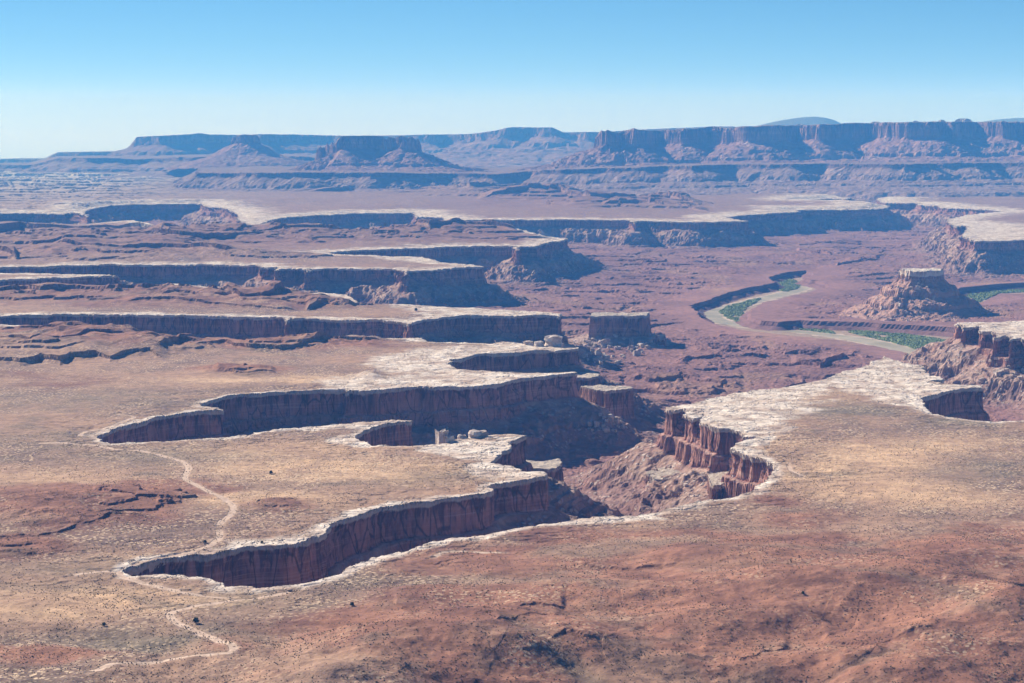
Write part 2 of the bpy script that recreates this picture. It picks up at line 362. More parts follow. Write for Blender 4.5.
# ledges of harder rock: traced foot line, height in metres, reach of the step behind it, level
SCARPS = [
 ([(-20,364),(0,363),(20,365),(40,361),(60,364),(70,360),(95,358),(110,361),(125,358),(150,356),(168,359),(172,357)], 13, 420, 0),
 ([(135,349),(160,353),(180,346),(200,348),(216,351)], 9, 260, 0), ([(-20,350),(0,349),(30,352),(60,347),(100,345),(146,344)], 10, 300, 0),
 ([(188,350),(225,346),(250,351),(290,350),(330,344),(392,342)], 10, 240, 0), ([(212,372),(240,375),(277,374)], 5, 120, 0), ([(-10,337),(40,336),(120,338),(190,342)], 7, 200, 0),
 ([(-20,297),(25,294),(40,297),(75,296),(110,298),(160,297),(203,299)], 16, 500, 0), ([(221,298),(240,304),(262,305),(287,299)], 18, 400, 0), ([(305,312),(325,306),(355,308)], 12, 300, 0), ([(120,305),(170,304),(230,308),(300,311)], 8, 250, 0),
 ([(-20,236),(20,231),(50,233),(90,234),(140,229),(178,234)], 34, 1200, 0), ([(145,243),(180,246),(215,245),(260,241),(350,238)], 28, 1000, 0), ([(50,252),(110,254),(160,252),(200,254),(245,257)], 22, 700, 0), ([(-20,256),(0,258),(18,262)], 24, 600, 0),
 ([(355,240),(385,232),(430,238),(470,235),(524,236)], 20, 700, 0), ([(475,203),(560,200),(590,205),(640,203),(705,209)], 36, 1500, 0), ([(600,211),(640,208),(680,210),(710,213)], 22, 800, 0), ([(300,195),(400,193),(470,196),(560,194)], 30, 1800, 0),
 ([(-10,550),(20,552),(58,553)], 3.2, 50, 3), ([(-10,541),(30,537),(60,531),(100,522),(110,517),(152,519)], 4.0, 60, 3), ([(92,493),(110,488),(142,491)], 3, 60, 3), ([(156,506),(182,503)], 3, 40, 3),
 ([(503,616),(535,607),(567,606)], 2.6, 130, 10), ([(493,646),(520,632),(562,628)], 2.6, 130, 10), ([(546,660),(565,650),(600,652),(642,661)], 2.6, 130, 10), ([(393,604),(420,610),(442,625)], 2.4, 70, 8), ([(698,656),(740,661),(770,650),(792,640)], 2.6, 130, 10),
 ([(575,561),(620,566),(682,566)], 3, 50, 6), ([(860,560),(900,566),(950,560)], 3, 60, 6), ([(820,640),(880,650),(940,645)], 3.5, 60, 10), ([(940,600),(990,607),(1030,602)], 3, 60, 8),
 ([(556,262),(600,262),(640,264),(700,268),(742,273)], 12, 500, ZF), ([(570,300),(600,303),(640,302),(690,309)], 11, 400, ZF), ([(640,345),(690,340),(768,338)], 9, 260, ZF), ([(672,366),(700,361),(740,358),(824,353)], 9, 260, ZF),
 ([(790,364),(820,368),(845,360),(862,354)], 14, 260, ZF), ([(636,376),(690,382),(745,389)], 10, 220, ZF), ([(650,391),(690,396),(720,393)], 8, 150, ZF), ([(796,252),(832,257)], 16, 400, ZF), ([(835,270),(850,264),(880,262)], 16, 400, ZF), ([(700,262),(760,263),(800,266)], 12, 400, ZF),
 ([(690,350),(730,352),(770,349)], 7, 160, ZF), ([(572,459),(600,455),(640,451),(668,456)], 13, 110, -125), ([(585,440),(615,436),(650,440)], 9, 100, -135), ([(600,490),(625,486),(650,492)], 7, 60, -120), ([(600,279),(650,282),(700,280)], 8, 300, ZF), ([(760,245),(800,247),(850,244)], 10, 500, ZF), ([(860,290),(880,287),(896,290)], 8, 200, ZF), ([(648,425),(680,426),(700,424)], 5, 90, -140),
]
SCW = []
for _pts, _h, _L, _z in SCARPS:
    _p = np.array(_pts, float); _x, _y = ground(_p[:, 0], _p[:, 1], _z)
    SCW.append((_x / _y, _y, _h * (1.35 if _z == 0 else 1.0), _L, _z))

def add_scarps(x, y, cell, low):
    out = np.zeros_like(x); u = x / np.maximum(y, 1); ym, yM = y.min(), y.max()
    for U, Yl, h, L, z in SCW:
        if (z < -100) != low: continue
        if Yl.min() - 150 > yM or Yl.max() + L * 1.2 < ym: continue
        m = np.nonzero((u > U[0]) & (u < U[-1]))[0]
        if not m.size: continue
        um, xm, y_ = u[m], x[m], y[m]
        e = np.minimum(um - U[0], U[-1] - um) / (U[-1] - U[0])
        n_ = L * 0.12
        yl = np.interp(um, U, Yl) + n_ * fbm(xm, y_ * 0 + Yl[0], L * 0.5, 4, 0.6, h) + (4.0 if L < 130 else 9.0) * fbm(xm, y_ * 0 + Yl[0], 34, 3, .6, h + 3)
        s_ = y_ - yl
        wd_ = np.maximum(2.0, 1.1 * cell[m])
        hh = h * sst(0, 0.10, e) * (0.75 + 0.5 * fbm(xm, y_, L * 0.4, 2, .5, h + 9))
        tal = 0.35 * sst(-h * 2.2, 0, s_) + 0.65 * sst(0, wd_, s_)
        out[m] = np.maximum(out[m], hh * tal * sst(L, L * 0.08, s_))
    return out

C_TAN = np.array((0.38, 0.245, 0.165)); C_GREY = np.array((0.225, 0.15, 0.115)); C_RED = np.array((0.345, 0.172, 0.11))
C_RED2 = np.array((0.20, 0.095, 0.068)); C_WHITE = np.array((0.86, 0.78, 0.66)); C_GOLD = np.array((0.62, 0.42, 0.255)); C_OLIVE = np.array((0.20, 0.165, 0.12))
C_MAUVE = np.array((0.32, 0.175, 0.155)); C_MAUVE2 = np.array((0.22, 0.12, 0.115)); C_TAL = np.array((0.31, 0.18, 0.14)); C_TAL2 = np.array((0.46, 0.33, 0.26))
C_ROAD = np.array((0.50, 0.37, 0.27))

def lerp(a, b, t): return a + (b - a) * t[:, None]

CLIFFH = 46.0
def floor_z(x, y):
    h = 34 * fbm(x * 0.8, y, 1150, 3, 0.36, 3.1) + 5.5 * fbm(x, y, 150, 3, 0.5, 8.8)
    tk = sst(-0.35, 0.05, fbm(x, y * 0.5, 1300, 3, 0.5, 4.4))
    h = terrace(h, 8.5, 0.94, 0.2) * tk + h * (1 - tk) + 1.5 * fbm(x, y, 40, 3, 0.6, 1.0) - 5 * sst(0.72, 0.95, ridge(x, y, 900, 3, 15.0, 0.3))
    return ZF + h

def terrain(x, y, cell, roads=True):
    """returns displaced x, y, z over the datum and surface attributes"""
    x = x.astype(F32); y = y.astype(F32)
    r = np.hypot(x, y)
    # ragged, jointed rims
    k = sst(2500, 9000, r)
    w1x = fbm(x, y, 130, 3, 0.5, 0.0); w1y = fbm(x, y, 130, 3, 0.5, 40.0)
    bl = fbm(x, y, 26, 2, 0.5, 70.0); bl = np.round(bl * 3.0) / 3.0 * 0.7 + bl * 0.3
    dx_ = w1x * (8 + 16 * k) + bl * (5 + 8 * k); dy_ = w1y * (7 + 14 * k) + np.roll(bl, 3) * 2
    d, nx, ny = poly_sdf(x + dx_, y + dy_, RIMW)
    # ---------- benches above the rim
    inb = d < 0
    bf = sst(10, 160, -d)                       # hills keep back from the edge
    zb = 1.6 * fbm(x, y, 260, 4, 0.5, 5.0) + 0.9 * fbm(x, y, 35, 3, 0.6, 2.0)
    slab_l = terrace(3.5 * fbm(x, y * 1.4, 90, 4, 0.5, 12.0), 1.3, 0.8, 0.1)
    zb = zb + slab_l * sst(260, 20, -d)
    hills = np.zeros_like(x)
    
    for cx, cy, wx, wy, up, stp in HILLS:
        b = blob(x, y, cx, cy, wx, wy)
        m = b > 0.02
        if not m.any(): continue
        xm, ym = x[m], y[m]
        wl = 14 + up * 4.5
        if cy > 555: wl *= 2.2
        nz = 0.75 + 0.6 * fbm(xm, ym, wl * 3.2, 3, 0.45, cx * 0.13) + (0.35 if cy < 555 else 0.05) * ridge(xm, ym, wl, 3, cx * 0.31)
        hh = up * b[m] * nz * (1.35 if cy < 470 else 1.5)
        tw = (0.9 if cy < 555 else 0.0) * sst(-0.25, 0.2, fbm(xm, ym * 0.6, wl * 4, 3, 0.5, cx * 0.07))
        hills[m] += np.maximum(0, terrace(hh, stp * 1.4, 0.92, 0.36) * tw + hh * (1 - tw))
    near = sst(2600, 1750, y - 0.32 * x) * sst(60, 300, -d)
    nearh = near * (7 + 27 * fbm(x, y * 1.1, 300, 6, 0.44, 21.0) + 5.0 * ridge(x + 0.5 * y, y, 150, 4, 23.0, 0.5))
    gul = ridge(x + 0.6 * y, y * 0.5 , 46, 3, 24.0, 0.5); wsh = sst(0.72, 0.97, ridge(x, y, 420, 4, 25.0, 0.32))
    nearh = nearh + near * (1.1 * gul - 4.0 * wsh)
    nearh = nearh * 0.88 + terrace(nearh, 6.0, 0.9, 0.5) * 0.12
    far = sst(11000, 15000, r)
    farh = far * (14 + 26 * fbm(x, y, 1500, 6, 0.55, 31.0))
    zb = zb + (hills + nearh) * bf + farh * bf
    # the slickrock maze far to the west
    mz = blob(x, y, 20, 180, 170, 17, 0, 2)
    mzh = ridge(x, y, 1100, 5, 44.0, 0.6)
    zb = zb + mz * bf * terrace(mzh * 130, 42, 0.8, 0.2)
    zb = zb + add_scarps(x, y, cell, False) * sst(3, 40, -d)
    # ---------- lowland below the rim
    H = CLIFFH * (1 + 0.34 * fbm(x, y, 520, 3, 0.5, 55.0))
    w = np.maximum(12.5, 3.4 * cell)
    cl = np.clip(d / w, 0, 1)
    an = fbm(x, y, 75, 3, 0.5, 81.0); an2 = fbm(x, y, 24, 2, 0.5, 83.0)
    rec = (np.interp(cl, [0, .10, .2, .45, .55, .8, 1.0], [0, -.6, 1.6, 2.6, 1.0, 1.2, 0]).astype(F32) * (0.7 + 1.3 * np.clip(an + .35, 0, 1.2)) + 2.4 * an2 * np.sin(np.pi * cl)) * (1 + 0.8 * k)
    dp = np.where(d < 0, d, np.where(d < w, 0.07 * d - rec, np.where(d < 3.2 * w, 0.07 * w + (d - w) * (3.2 - 0.07) / 2.2, d)))
    sh = np.where(d > 0, dp - d, 0)
    X = x + nx * sh; Y = y + ny * sh
    t = np.maximum(dp - 0.07 * w, 0)
    H2 = 20 * sst(-0.25, 0.35, fbm(x, y, 420, 3, 0.5, 58.0)) + 20 * blob(x, y, 735, 450, 90, 60, 0, 2)
    # spurs and gullies of the talus
    rg = ridge(X, Y, 150, 4, 61.0, 0.55); rg2 = ridge(X, Y, 48, 3, 66.0, 0.55)
    tt = t * (1 + 0.0 * rg)
    ledge = np.minimum(tt, 7.0) * 0.25
    drop = ledge + np.maximum(tt - 7, 0) * 0.66
    spur = (rg * (16 + 12 * k) + rg2 * 6) * sst(8, 60, t) * sst(420, 120, t)
    drop = drop - spur
    fz = floor_z(x, y) + add_scarps(x, y, cell, True)
    full = -(H + 6) - fz                         # drop to the floor
    full = np.maximum(full, 30)
    s1 = np.clip(drop / full, -0.2, 4)
    lower = np.where(s1 < 0.8, s1, 0.8 + 0.2 * (1 - np.exp(-(s1 - 0.8) * 2.2)))
    dl = lower * full
    tb = sst(-0.1, 0.25, fbm(x, y, 260, 3, .5, 85.)) * sst(25, 60, t)
    dl = dl * (1 - tb) + tb * (terrace(dl + 5 * rg2, 13.0, 0.72, 0.30) - 5 * rg2)
    dl = dl + H2 * (sst(9, 15, t) - sst(15, 190, t) * 0.9)
    # thin resistant bed halfway down the slope
    dl = dl + 5.0 * (sst(0.50, 0.53, s1 + 0.03 * rg2) - sst(0.0, 0.5, s1)) * sst(20, 50, t)
    zl = -(H) * cl - np.where(d >= w, dl, 0)
    zl = zl + sst(10, 50, t) * 2.2 * fbm(X, Y, 17, 3, 0.6, 77.0)
    Z = np.where(inb, zb, zl + zb * sst(120, 0, d))
    # river valley cut into the lowland
    low = d > 60
    dv = np.full_like(x, -900.0)
    box = (x > VALW[:, 0].min() - 300) & (y > VALW[:, 1].min() - 300) & (y < VALW[:, 1].max() + 300) & low
    if box.any():
        dd, _, _ = poly_sdf(x[box] + 14 * fbm(x[box], y[box], 90, 3, .5, 90.), y[box] + 14 * fbm(x[box], y[box], 90, 3, .5, 95.), VALW, 300)
        d2, _, _ = poly_sdf(x[box], y[box], VAL2W, 300)
        dv[box] = np.maximum(dd, d2)
    nearv = sst(-260, -10, dv)
    Z = np.where(low & (dv > -260), Z + (np.maximum(Z, ZF) * 0 + (ZF + 2) - Z) * nearv * sst(60, 200, d) * (dv <= 0), Z)
    cut = sst(0, 42, dv)
    cutp = 0.55 * sst(0, 14, dv) + 0.45 * sst(14, 55, dv)
    Z = np.where(dv > 0, (ZF + 2) - 28 * cutp + 0.6 * fbm(x, y, 60, 3, .5, 3.), Z)
    dust = 0
    if roads and y.min() < 4600:
        rd = road_dist(x, y) + 0.8 * fbm(x, y, 18, 2, .5, 7.)
        Z = Z - 1.1 * sst(4.0, 0.0, rd) * (d < -2)
        dust = sst(9.0, 1.0, rd) * 0.6
    # ---------- colours
    n1 = fbm(x, y * 0.8, 330, 5, 0.55, 101.0); n2 = fbm(x, y, 90, 4, 0.55, 111.0); n3 = fbm(x, y * 0.5, 800, 4, 0.5, 121.0)
    cb = lerp(np.broadcast_to(C_TAN, (x.size, 3)), C_GREY, np.clip(0.5 + 1.3 * n1 + 0.7 * n2, 0, 1))
    veg = np.clip(0.62 + 1.1 * n1 + 0.5 * n2, 0, 1)
    go = np.zeros_like(x); ol = np.zeros_like(x); re = np.zeros_like(x)
    for cx, cy, wx, wy, s in GOLD: go = np.maximum(go, s * blob(x, y, cx, cy, wx, wy))
    for cx, cy, wx, wy, s in OLIVE: ol = np.maximum(ol, s * blob(x, y, cx, cy, wx, wy))
    for cx, cy, wx, wy, s in RED: re = np.maximum(re, s * blob(x, y, cx, cy, wx, wy, 0, 1.5))
    cb = lerp(cb, C_OLIVE, np.clip(ol * (1.3 + 1.2 * n2) , 0, .95))
    cb = lerp(cb, C_GOLD, np.clip(go * (1.45 + 1.6 * n2), 0, 1))
    rm = np.clip(sst(0.18, 0.62, re + 0.30 * n1 + 0.26 * n2), 0, 1)
    cr = lerp(np.broadcast_to(C_RED, (x.size, 3)), C_RED2, np.clip(0.4 + 1.0 * n2 + 0.5 * n3, 0, 1))
    cr = lerp(cr, C_TAN, sst(0.12, 0.6, fbm(x, y, 150, 4, .55, 131.)) * 0.7)
    cr = lerp(cr, C_OLIVE, sst(0.25, 0.6, fbm(x, y, 200, 4, .55, 141.)) * 0.5)
    cb = lerp(cb, C_RED, rm * 0); cb = cb + (cr - cb) * (rm * 0.94)[:, None]
    veg = veg * (1 - rm) + np.clip(0.12 + 0.8 * fbm(x, y, 130, 3, .5, 171.), 0, .6) * rm
    if np.ndim(dust): cb = cb + (C_ROAD - cb) * dust[:, None]; veg = veg * (1 - dust)
    # far benches grow darker and redder
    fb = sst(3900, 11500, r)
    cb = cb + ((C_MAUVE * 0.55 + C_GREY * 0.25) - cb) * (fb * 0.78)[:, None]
    wc_ = wsh * near
    cb = cb + (C_OLIVE * 0.85 - cb) * (wc_ * 0.6)[:, None]
    w2 = sst(0.80, 0.98, ridge(x, y, 600, 4, 27.0, 0.3)) * (1 - near) * sst(9000, 6000, r)
    cb = cb + (C_OLIVE * 0.8 - cb) * (w2 * 0.55)[:, None]
    # pale rim
    bw = 17.0 + 34 * (r / 5500) ** 2 * (r > 3500) * sst(3500, 5500, r)
    for cx, cy, wx, wy, s in WHITE:
        if s: bw = np.maximum(bw, 1.7 * s * blob(x, y, cx, cy, wx, wy, 0, 2))
    wh = sst(0.75, -0.25, (-d) / np.maximum(bw, 1) - 0.7 - 0.8 * n2 - 0.3 * fbm(x, y, 30, 3, .5, 5.)) * inb
    cw = lerp(np.broadcast_to(C_WHITE, (x.size, 3)), C_TAN, np.clip(0.25 + 0.9 * fbm(x, y, 60, 4, 0.6, 151.0), 0, 0.7))
    cb = cb + (cw - cb) * (wh * 0.92)[:, None]
    mzw = np.clip(mz * sst(-0.1, 0.35, mzh), 0, 1)
    cb = cb + (np.array((0.8, 0.74, 0.68)) - cb) * (mzw * 0.9)[:, None]
    veg = veg * (1 - wh) * (1 - 0.45 * np.clip(ol, 0, 1))
    # lowland
    clr = lerp(np.broadcast_to(C_MAUVE, (x.size, 3)), C_MAUVE2, np.clip(0.35 + 1.1 * n1, 0, 1))
    clr = lerp(clr, C_TAN, sst(0.15, 0.5, fbm(x, y * 0.4, 260, 4, .55, 161.)) * 0.45)
    ct = lerp(np.broadcast_to(C_TAL, (x.size, 3)), C_TAL2, np.clip(0.4 + 0.9 * rg2 * 0.5 + n2, 0, 1))
    ct = lerp(ct, C_MAUVE2, sst(0.48, 0.54, s1) * 0.55)
    ct = lerp(ct, np.array((0.50, 0.37, 0.31)), sst(9, 5, t) * 0.8)
    tm = sst(1.6, 0.75, s1)
    clr = lerp(clr, C_TAL, tm * 0); clr = clr + (ct - clr) * tm[:, None]
    clr = np.where((dv > 0)[:, None], np.where((dv > 50)[:, None], np.array((0.36, 0.27, 0.2)), C_MAUVE2), clr)
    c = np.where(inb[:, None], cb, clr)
    # steep little scarps in the hills show as darker beds
    cliff = np.where(inb, 0, np.maximum(sst(w * 1.5, w * 1.05, d), sst(7, 10, t) * sst(22, 15, t) * sst(3, 10, H2)))
    rub = np.where(inb, 0.0, sst(1.5, 0.7, s1) * sst(w, w * 2, d))
    hz = np.where(inb, 2.0, -H * cl - t)
    return X, Y, Z, c, dict(cliff=cliff, hz=hz, veg=np.where(inb, veg, 0.05), slab=wh, rub=rub), d

ROADS = [
 ([(30,443),(60,442),(92,443),(105,445),(120,450),(136,448),(150,452),(165,455),(182,460.5),(190,466),(186,474),(183,479),(196,484),(205,491),(222,498),(233,505),(235,511),(224,518),(217,526)], 4.2, 'dirt_road', 'pale winding dirt road crossing the left bench from the second canyon head'),
 ([(217,526),(222,533),(216,541),(209,546.5),(197,549.5),(178,553),(155,558),(125,565),(117,568),(116,572),(124,577.5),(145,580.5),(168,587),(200,592.5),(240,596)], 3.6, 'dirt_road', 'pale dirt road looping round the head of the nearest canyon'),
 ([(65,574),(90,571),(108,569),(117,568)], 6.0, 'dirt_track', 'broad pale track running left from the nearest canyon head'),
 ([(300,588),(262,595),(225,600),(190,604),(172,609),(166,617),(180,626),(200,633),(222,646),(242,659),(236,663),(200,662),(150,665),(110,672),(84,684)], 4.2, 'dirt_road', 'pale dirt road bending down to the lower left corner'),
 ([(430,557),(445,550),(455,547),(470,550),(490,549),(500,551),(512,552)], 1.5, 'dirt_track', 'short pale track on the near rim left of the red hills'),
 ([(78,436),(84,430),(96,429),(112,426),(126,419),(140,415),(112,413)], 3.0, 'dirt_track', 'faint pale track above the second canyon head'),
 ([(788,462),(790,468),(797,474),(806,477)], 1.0, 'dirt_track', 'short curved track on the right hand bench'),
]
for pts, wd_, nm_, lb_ in ROADS:
    p_ = np.array(pts, float)
    w_ = np.stack(ground(p_[:, 0], p_[:, 1], 1.0), 1)
    t_ = np.r_[0, np.cumsum(np.hypot(*np.diff(w_, axis=0).T))]; n_ = max(8, int(t_[-1] / 8)); tt_ = np.linspace(0, t_[-1], n_)
    c_ = np.stack([np.interp(tt_, t_, w_[:, 0]), np.interp(tt_, t_, w_[:, 1])], 1)
    pad_ = np.pad(c_, ((4, 4), (0, 0)), 'edge'); c_ = np.stack([np.convolve(pad_[:, i], np.ones(9) / 9, 'valid') for i in (0, 1)], 1)
    ROADLINES.append((c_, wd_))

# ------------------------------------------------------------------ the ground sheet
FINE = 1.0
def geo_rows():
    ys = [60.0]
    while ys[-1] < 1350: ys.append(ys[-1] + 30)
    while ys[-1] < 46500:
        y = ys[-1]
        st = 2.8 if y < 3400 else (4.5 if y < 6000 else (8.5 if y < 12500 else (18 if y < 20000 else 18 * (y / 20000) ** 2.6)))
        ys.append(y + st / FINE)
    return np.array(ys)
YS = geo_rows()
u_in = np.linspace(-0.285, 0.285, int(1220 * FINE))
u_out = 0.285 + np.cumsum(np.linspace(0.004, 0.06, 40))
US = np.concatenate([-u_out[::-1], u_in, u_out])
nr, nc = len(YS), len(US)
gx = (US[None, :] * YS[:, None]).astype(F32); gy = np.broadcast_to(YS[:, None], (nr, nc)).astype(F32)
cell = np.gradient(YS)[:, None] * np.ones((1, nc))
cell = np.minimum(cell, 40)
tile = []
Vt = np.empty((nr, nc, 3), F32); Ct = np.empty((nr, nc, 3), F32)
AT = {k: np.empty((nr, nc), F32) for k in ('cliff', 'hz', 'veg', 'slab', 'rub')}
BR = 48
for r0 in range(0, nr, BR):
    sl = slice(r0, min(r0 + BR, nr)); shp = gx[sl].shape
    X, Y, Z, c, at, d = terrain(gx[sl].ravel(), gy[sl].ravel(), cell[sl].ravel())
    # skip work on curvature here: the datum bends away with distance
    Vt[sl, :, 0] = X.reshape(shp); Vt[sl, :, 1] = Y.reshape(shp)
    Vt[sl, :, 2] = (Z - curve_drop(X, Y)).reshape(shp)
    Ct[sl] = c.reshape(*shp, 3)
    for k in AT: AT[k][sl] = at[k].reshape(shp)
idx = np.arange(nr * nc, dtype=np.int32).reshape(nr, nc)
Q = np.stack([idx[:-1, :-1], idx[:-1, 1:], idx[1:, 1:], idx[1:, :-1]], -1).reshape(-1, 4)
M_GROUND = terrain_material()
attrs = {'col': ('FLOAT_COLOR', Ct.reshape(-1, 3))}
for k in AT: attrs[k] = ('FLOAT', AT[k].ravel())
g = mesh_obj('canyon_ground', Vt.reshape(-1, 3), Q, M_GROUND, attrs=attrs, smooth=False)
tag(g, 'desert benches with pale rims cut by dark canyons down to a red basin floor', 'ground', kind='structure')
print('terrain', nr, nc, round(time.time() - T0, 1))

def surf(x, y, lift=0.0):
    X, Y, Z, c, at, d = terrain(np.asarray(x, float).ravel(), np.asarray(y, float).ravel(), np.full(np.size(x), 3.0, F32), roads=False)
    return X, Y, Z - curve_drop(X, Y) + lift, d

# ------------------------------------------------------------------ mesas and buttes: heightfields over their own outlines
def make_mesa(name, label, cat, poly, ztop, prof, step, mat, wamp=8.0, wwl=60.0, zbase=-20.0, top_rough=2.0, spur=10.0, spur_wl=90.0, wc=None, parts=('cap_rock', 'talus_slope'), group=None, seed=1.0, asp=1.0, notch=None, blocky=1.0):
    """prof: list of (distance out from the rim, drop). First steep part is the wall."""
    poly = np.asarray(poly, float)
    R = prof[-1][0]
    x0, y0 = poly.min(0) - R; x1, y1 = poly.max(0) + R
    xs = np.arange(x0, x1 + step, step); ys = np.arange(y0, y1 + step * asp, step * asp)
    gx, gy = np.meshgrid(xs, ys); shp = gx.shape
    x = gx.ravel().astype(F32); y = gy.ravel().astype(F32)
    w1 = fbm(x, y, wwl, 4, 0.55, seed); w2 = fbm(x, y, wwl, 4, 0.55, seed + 33)
    b = fbm(x, y, wwl * 0.3, 2, 0.5, seed + 60); b = np.round(b * 3) / 3
    d, nx, ny = poly_sdf(x + wamp * w1 + wamp * 0.45 * blocky * b, y + wamp * w2, poly, R * 1.6 + 200)
    d = -d; nx = -nx; ny = -ny             # positive outside
    D = np.array([p[0] for p in prof], float); Zd = np.array([p[1] for p in prof], float)
    w = wc or max(step * asp * 2.2, 6)
    g0 = D[1] / w                             # squeeze the wall
    dp = np.where(d < 0, d, np.where(d < w, d * g0, np.where(d < 3.2 * w, D[1] + (d - w) * (3.2 * w - D[1]) / (2.2 * w), d)))
    sh = np.where(d > 0, dp - d, 0)
    X = x + nx * sh; Y = y + ny * sh
    qx_ = np.where(d > 0, x - nx * d, x); qy_ = np.where(d > 0, y - ny * d, y)
    zt = ztop(qx_, qy_) if callable(ztop) else np.full_like(x, ztop)
    zt = zt + top_rough * fbm(x, y, wwl * 0.8, 4, 0.6, seed + 5)
    if notch is not None: zt = zt - notch(x, y, d)
    de = dp.copy()
    rg = ridge(X, Y, spur_wl, 4, seed + 9, 0.55)
    de = np.where(dp > D[1], dp - spur * rg * sst(D[1], D[1] + spur * 3, dp) , dp)
    de = np.maximum(de, np.where(dp > D[1], D[1], -1))
    drop = np.interp(de, D, Zd)
    Z = np.where(d < 0, zt, zt - drop)
    Z = Z + np.where(d > w, fbm(X, Y, spur_wl * 0.25, 3, 0.6, seed + 2) * spur * 0.12, 0)
    Zc = Z - curve_drop(X, Y)
    V = np.stack([X, Y, Zc], 1)
    idx = np.arange(x.size).reshape(shp)
    Q = np.stack([idx[:-1, :-1], idx[:-1, 1:], idx[1:, 1:], idx[1:, :-1]], -1).reshape(-1, 4)
    dm = d[Q].mean(1); zm = Z[Q].max(1)
    keep = (zm > zbase) & (dm < R)
    cap = keep & (dm < w); tal = keep & (dm >= w)
    cliff = sst(w * 1.5, w * 1.05, d) * (d > 0)
    hz = np.where(d < 0, 2.0, -drop)
    c0 = poly.mean(0)
    root = empty(name, (c0[0], c0[1], zbase - curve_drop(c0[0], c0[1])))
    tag(root, label, cat, group)
    for pn, msk in zip(parts, (cap, tal)):
        if not msk.any(): continue
        q = Q[msk]; u, inv = np.unique(q, return_inverse=True)
        v = V[u] - np.array(root.location)
        mesh_obj(pn, v, inv.reshape(q.shape), mat, root, {'cliff': ('FLOAT', cliff[u]), 'hz': ('FLOAT', hz[u])})
    return root

def P(pts, z=0.0):
    a = np.array(pts, float); return np.stack(ground(a[:, 0], a[:, 1], z), 1)
def PD(pts):
    """(photo column, forward distance)"""
    a = np.array(pts, float); return np.stack([xat(a[:, 0], a[:, 1]), a[:, 1]], 1)
def floor_at(px, py, z=ZF): return ground(px, py, z)

M_BUT = butte_material('red_butte_rock', 1.0)
M_RUB = butte_material('rubble_skirted_rock', 1.0, lo=(0.40, 0.29, 0.24))
M_PALE = butte_material('pale_capped_rock', 1.0, lo=(0.40, 0.24, 0.185), top=(0.70, 0.62, 0.50), capd=-20.0, cpale=(0.46, 0.28, 0.21), cap=(0.62, 0.53, 0.43))
M_FAR = butte_material('far_cliff_rock', 4.0, lo=(0.29, 0.165, 0.15), top=(0.30, 0.23, 0.19), capd=4.0, cdark=(0.12, 0.06, 0.05), cpale=(0.46, 0.25, 0.19))
M_STEP = butte_material('grey_red_bench_rock', 3.0, lo=(0.27, 0.18, 0.165), top=(0.26, 0.175, 0.155), capd=4.0, cdark=(0.13, 0.075, 0.06), cpale=(0.24, 0.14, 0.11))

def rect_pd(xa, xb, Y, depth, skew=0.0):
    return PD([(xa, Y), (xb, Y + skew), (xb, Y + skew + depth), (xa, Y + depth)])

# block mesa in the basin beside the canyon mouth
fx, fy = ground(620, 345, ZF + 40)
Yb = 6180.0
make_mesa('block_butte', 'square dark walled butte standing alone on the basin floor above pale boulder slopes', 'butte',
          PD([(591, Yb), (649, Yb + 10), (650, Yb + 130), (592, Yb + 120)]), zlevel(620, 316, Yb), [(0, 0), (2, 62), (8, 68), (120, 104), (190, 130)], 3.5, M_RUB,
          wamp=9, wwl=45, zbase=-160, spur=12, spur_wl=60, seed=3.3, top_rough=4.0)
Yt = Yb - 40
make_mesa('rock_tower', 'narrow broken red rock tower just right of the square butte', 'rock tower',
          PD([(654, Yt), (666, Yt - 12), (667, Yt + 30), (657, Yt + 36)]), lambda x, y: zlevel(660, 337, Yt) + 16 * fbm(x, y, 16, 2, .5, 3.), [(0, 0), (2, 30), (8, 38), (50, 62), (100, 100)], 2.5, M_BUT,
          wamp=5, wwl=22, zbase=-165, spur=8, spur_wl=40, seed=5.1)
# pale capped butte near the river
Yc = 7250.0
make_mesa('capped_butte', 'isolated butte with a lumpy pale cap and wide pinkish talus skirt above the river bend', 'butte',
          PD([(902, Yc + 60), (907, Yc - 20), (915, Yc - 60), (931, Yc - 70), (944, Yc - 10), (945, Yc + 60), (930, Yc + 90), (905, Yc + 100)]),
          lambda x, y: zlevel(920, 270, Yc) + 5 * fbm(x, y, 50, 3, .5, 9.), [(0, 0), (3, 34), (14, 44), (50, 74), (54, 90), (110, 116), (115, 128), (200, 160), (260, 176)], 5.0, M_PALE,
          wamp=14, wwl=60, zbase=-165, spur=22, spur_wl=110, seed=7.7, top_rough=4)
# lower red blocks on the canyon spurs
zb1 = -62.0
a = P([(594, 389.5), (606, 391), (632, 388.5), (633, 386.5), (600, 385), (580, 386), (572, 384)], zb1)
make_mesa('spur_block', 'lower dark red rock block at the end of the long middle canyon spur', 'rock block', a, zb1, [(0, 0), (2, 64), (12, 70), (70, 100), (110, 118)], 3.0, M_BUT,
          wamp=4, wwl=26, zbase=-170, spur=8, spur_wl=50, seed=11.0, top_rough=2.5)
zb2 = -58.0
a = P([(515, 460), (541, 461), (560, 458.5), (562, 462), (561, 466), (548, 469), (520, 468)], zb2)
make_mesa('spur_block', 'small rust red rock block behind the tip of the nearest canyon wall', 'rock block', a, zb2, [(0, 0), (1.5, 50), (10, 56), (70, 92), (110, 112)], 2.5, M_BUT,
          wamp=4, wwl=22, zbase=-170, spur=8, spur_wl=45, seed=12.0, top_rough=2)
zb3 = -50.0
a = P([(560, 366), (589, 369), (599, 372), (600, 376), (588, 378), (566, 377)], zb3)
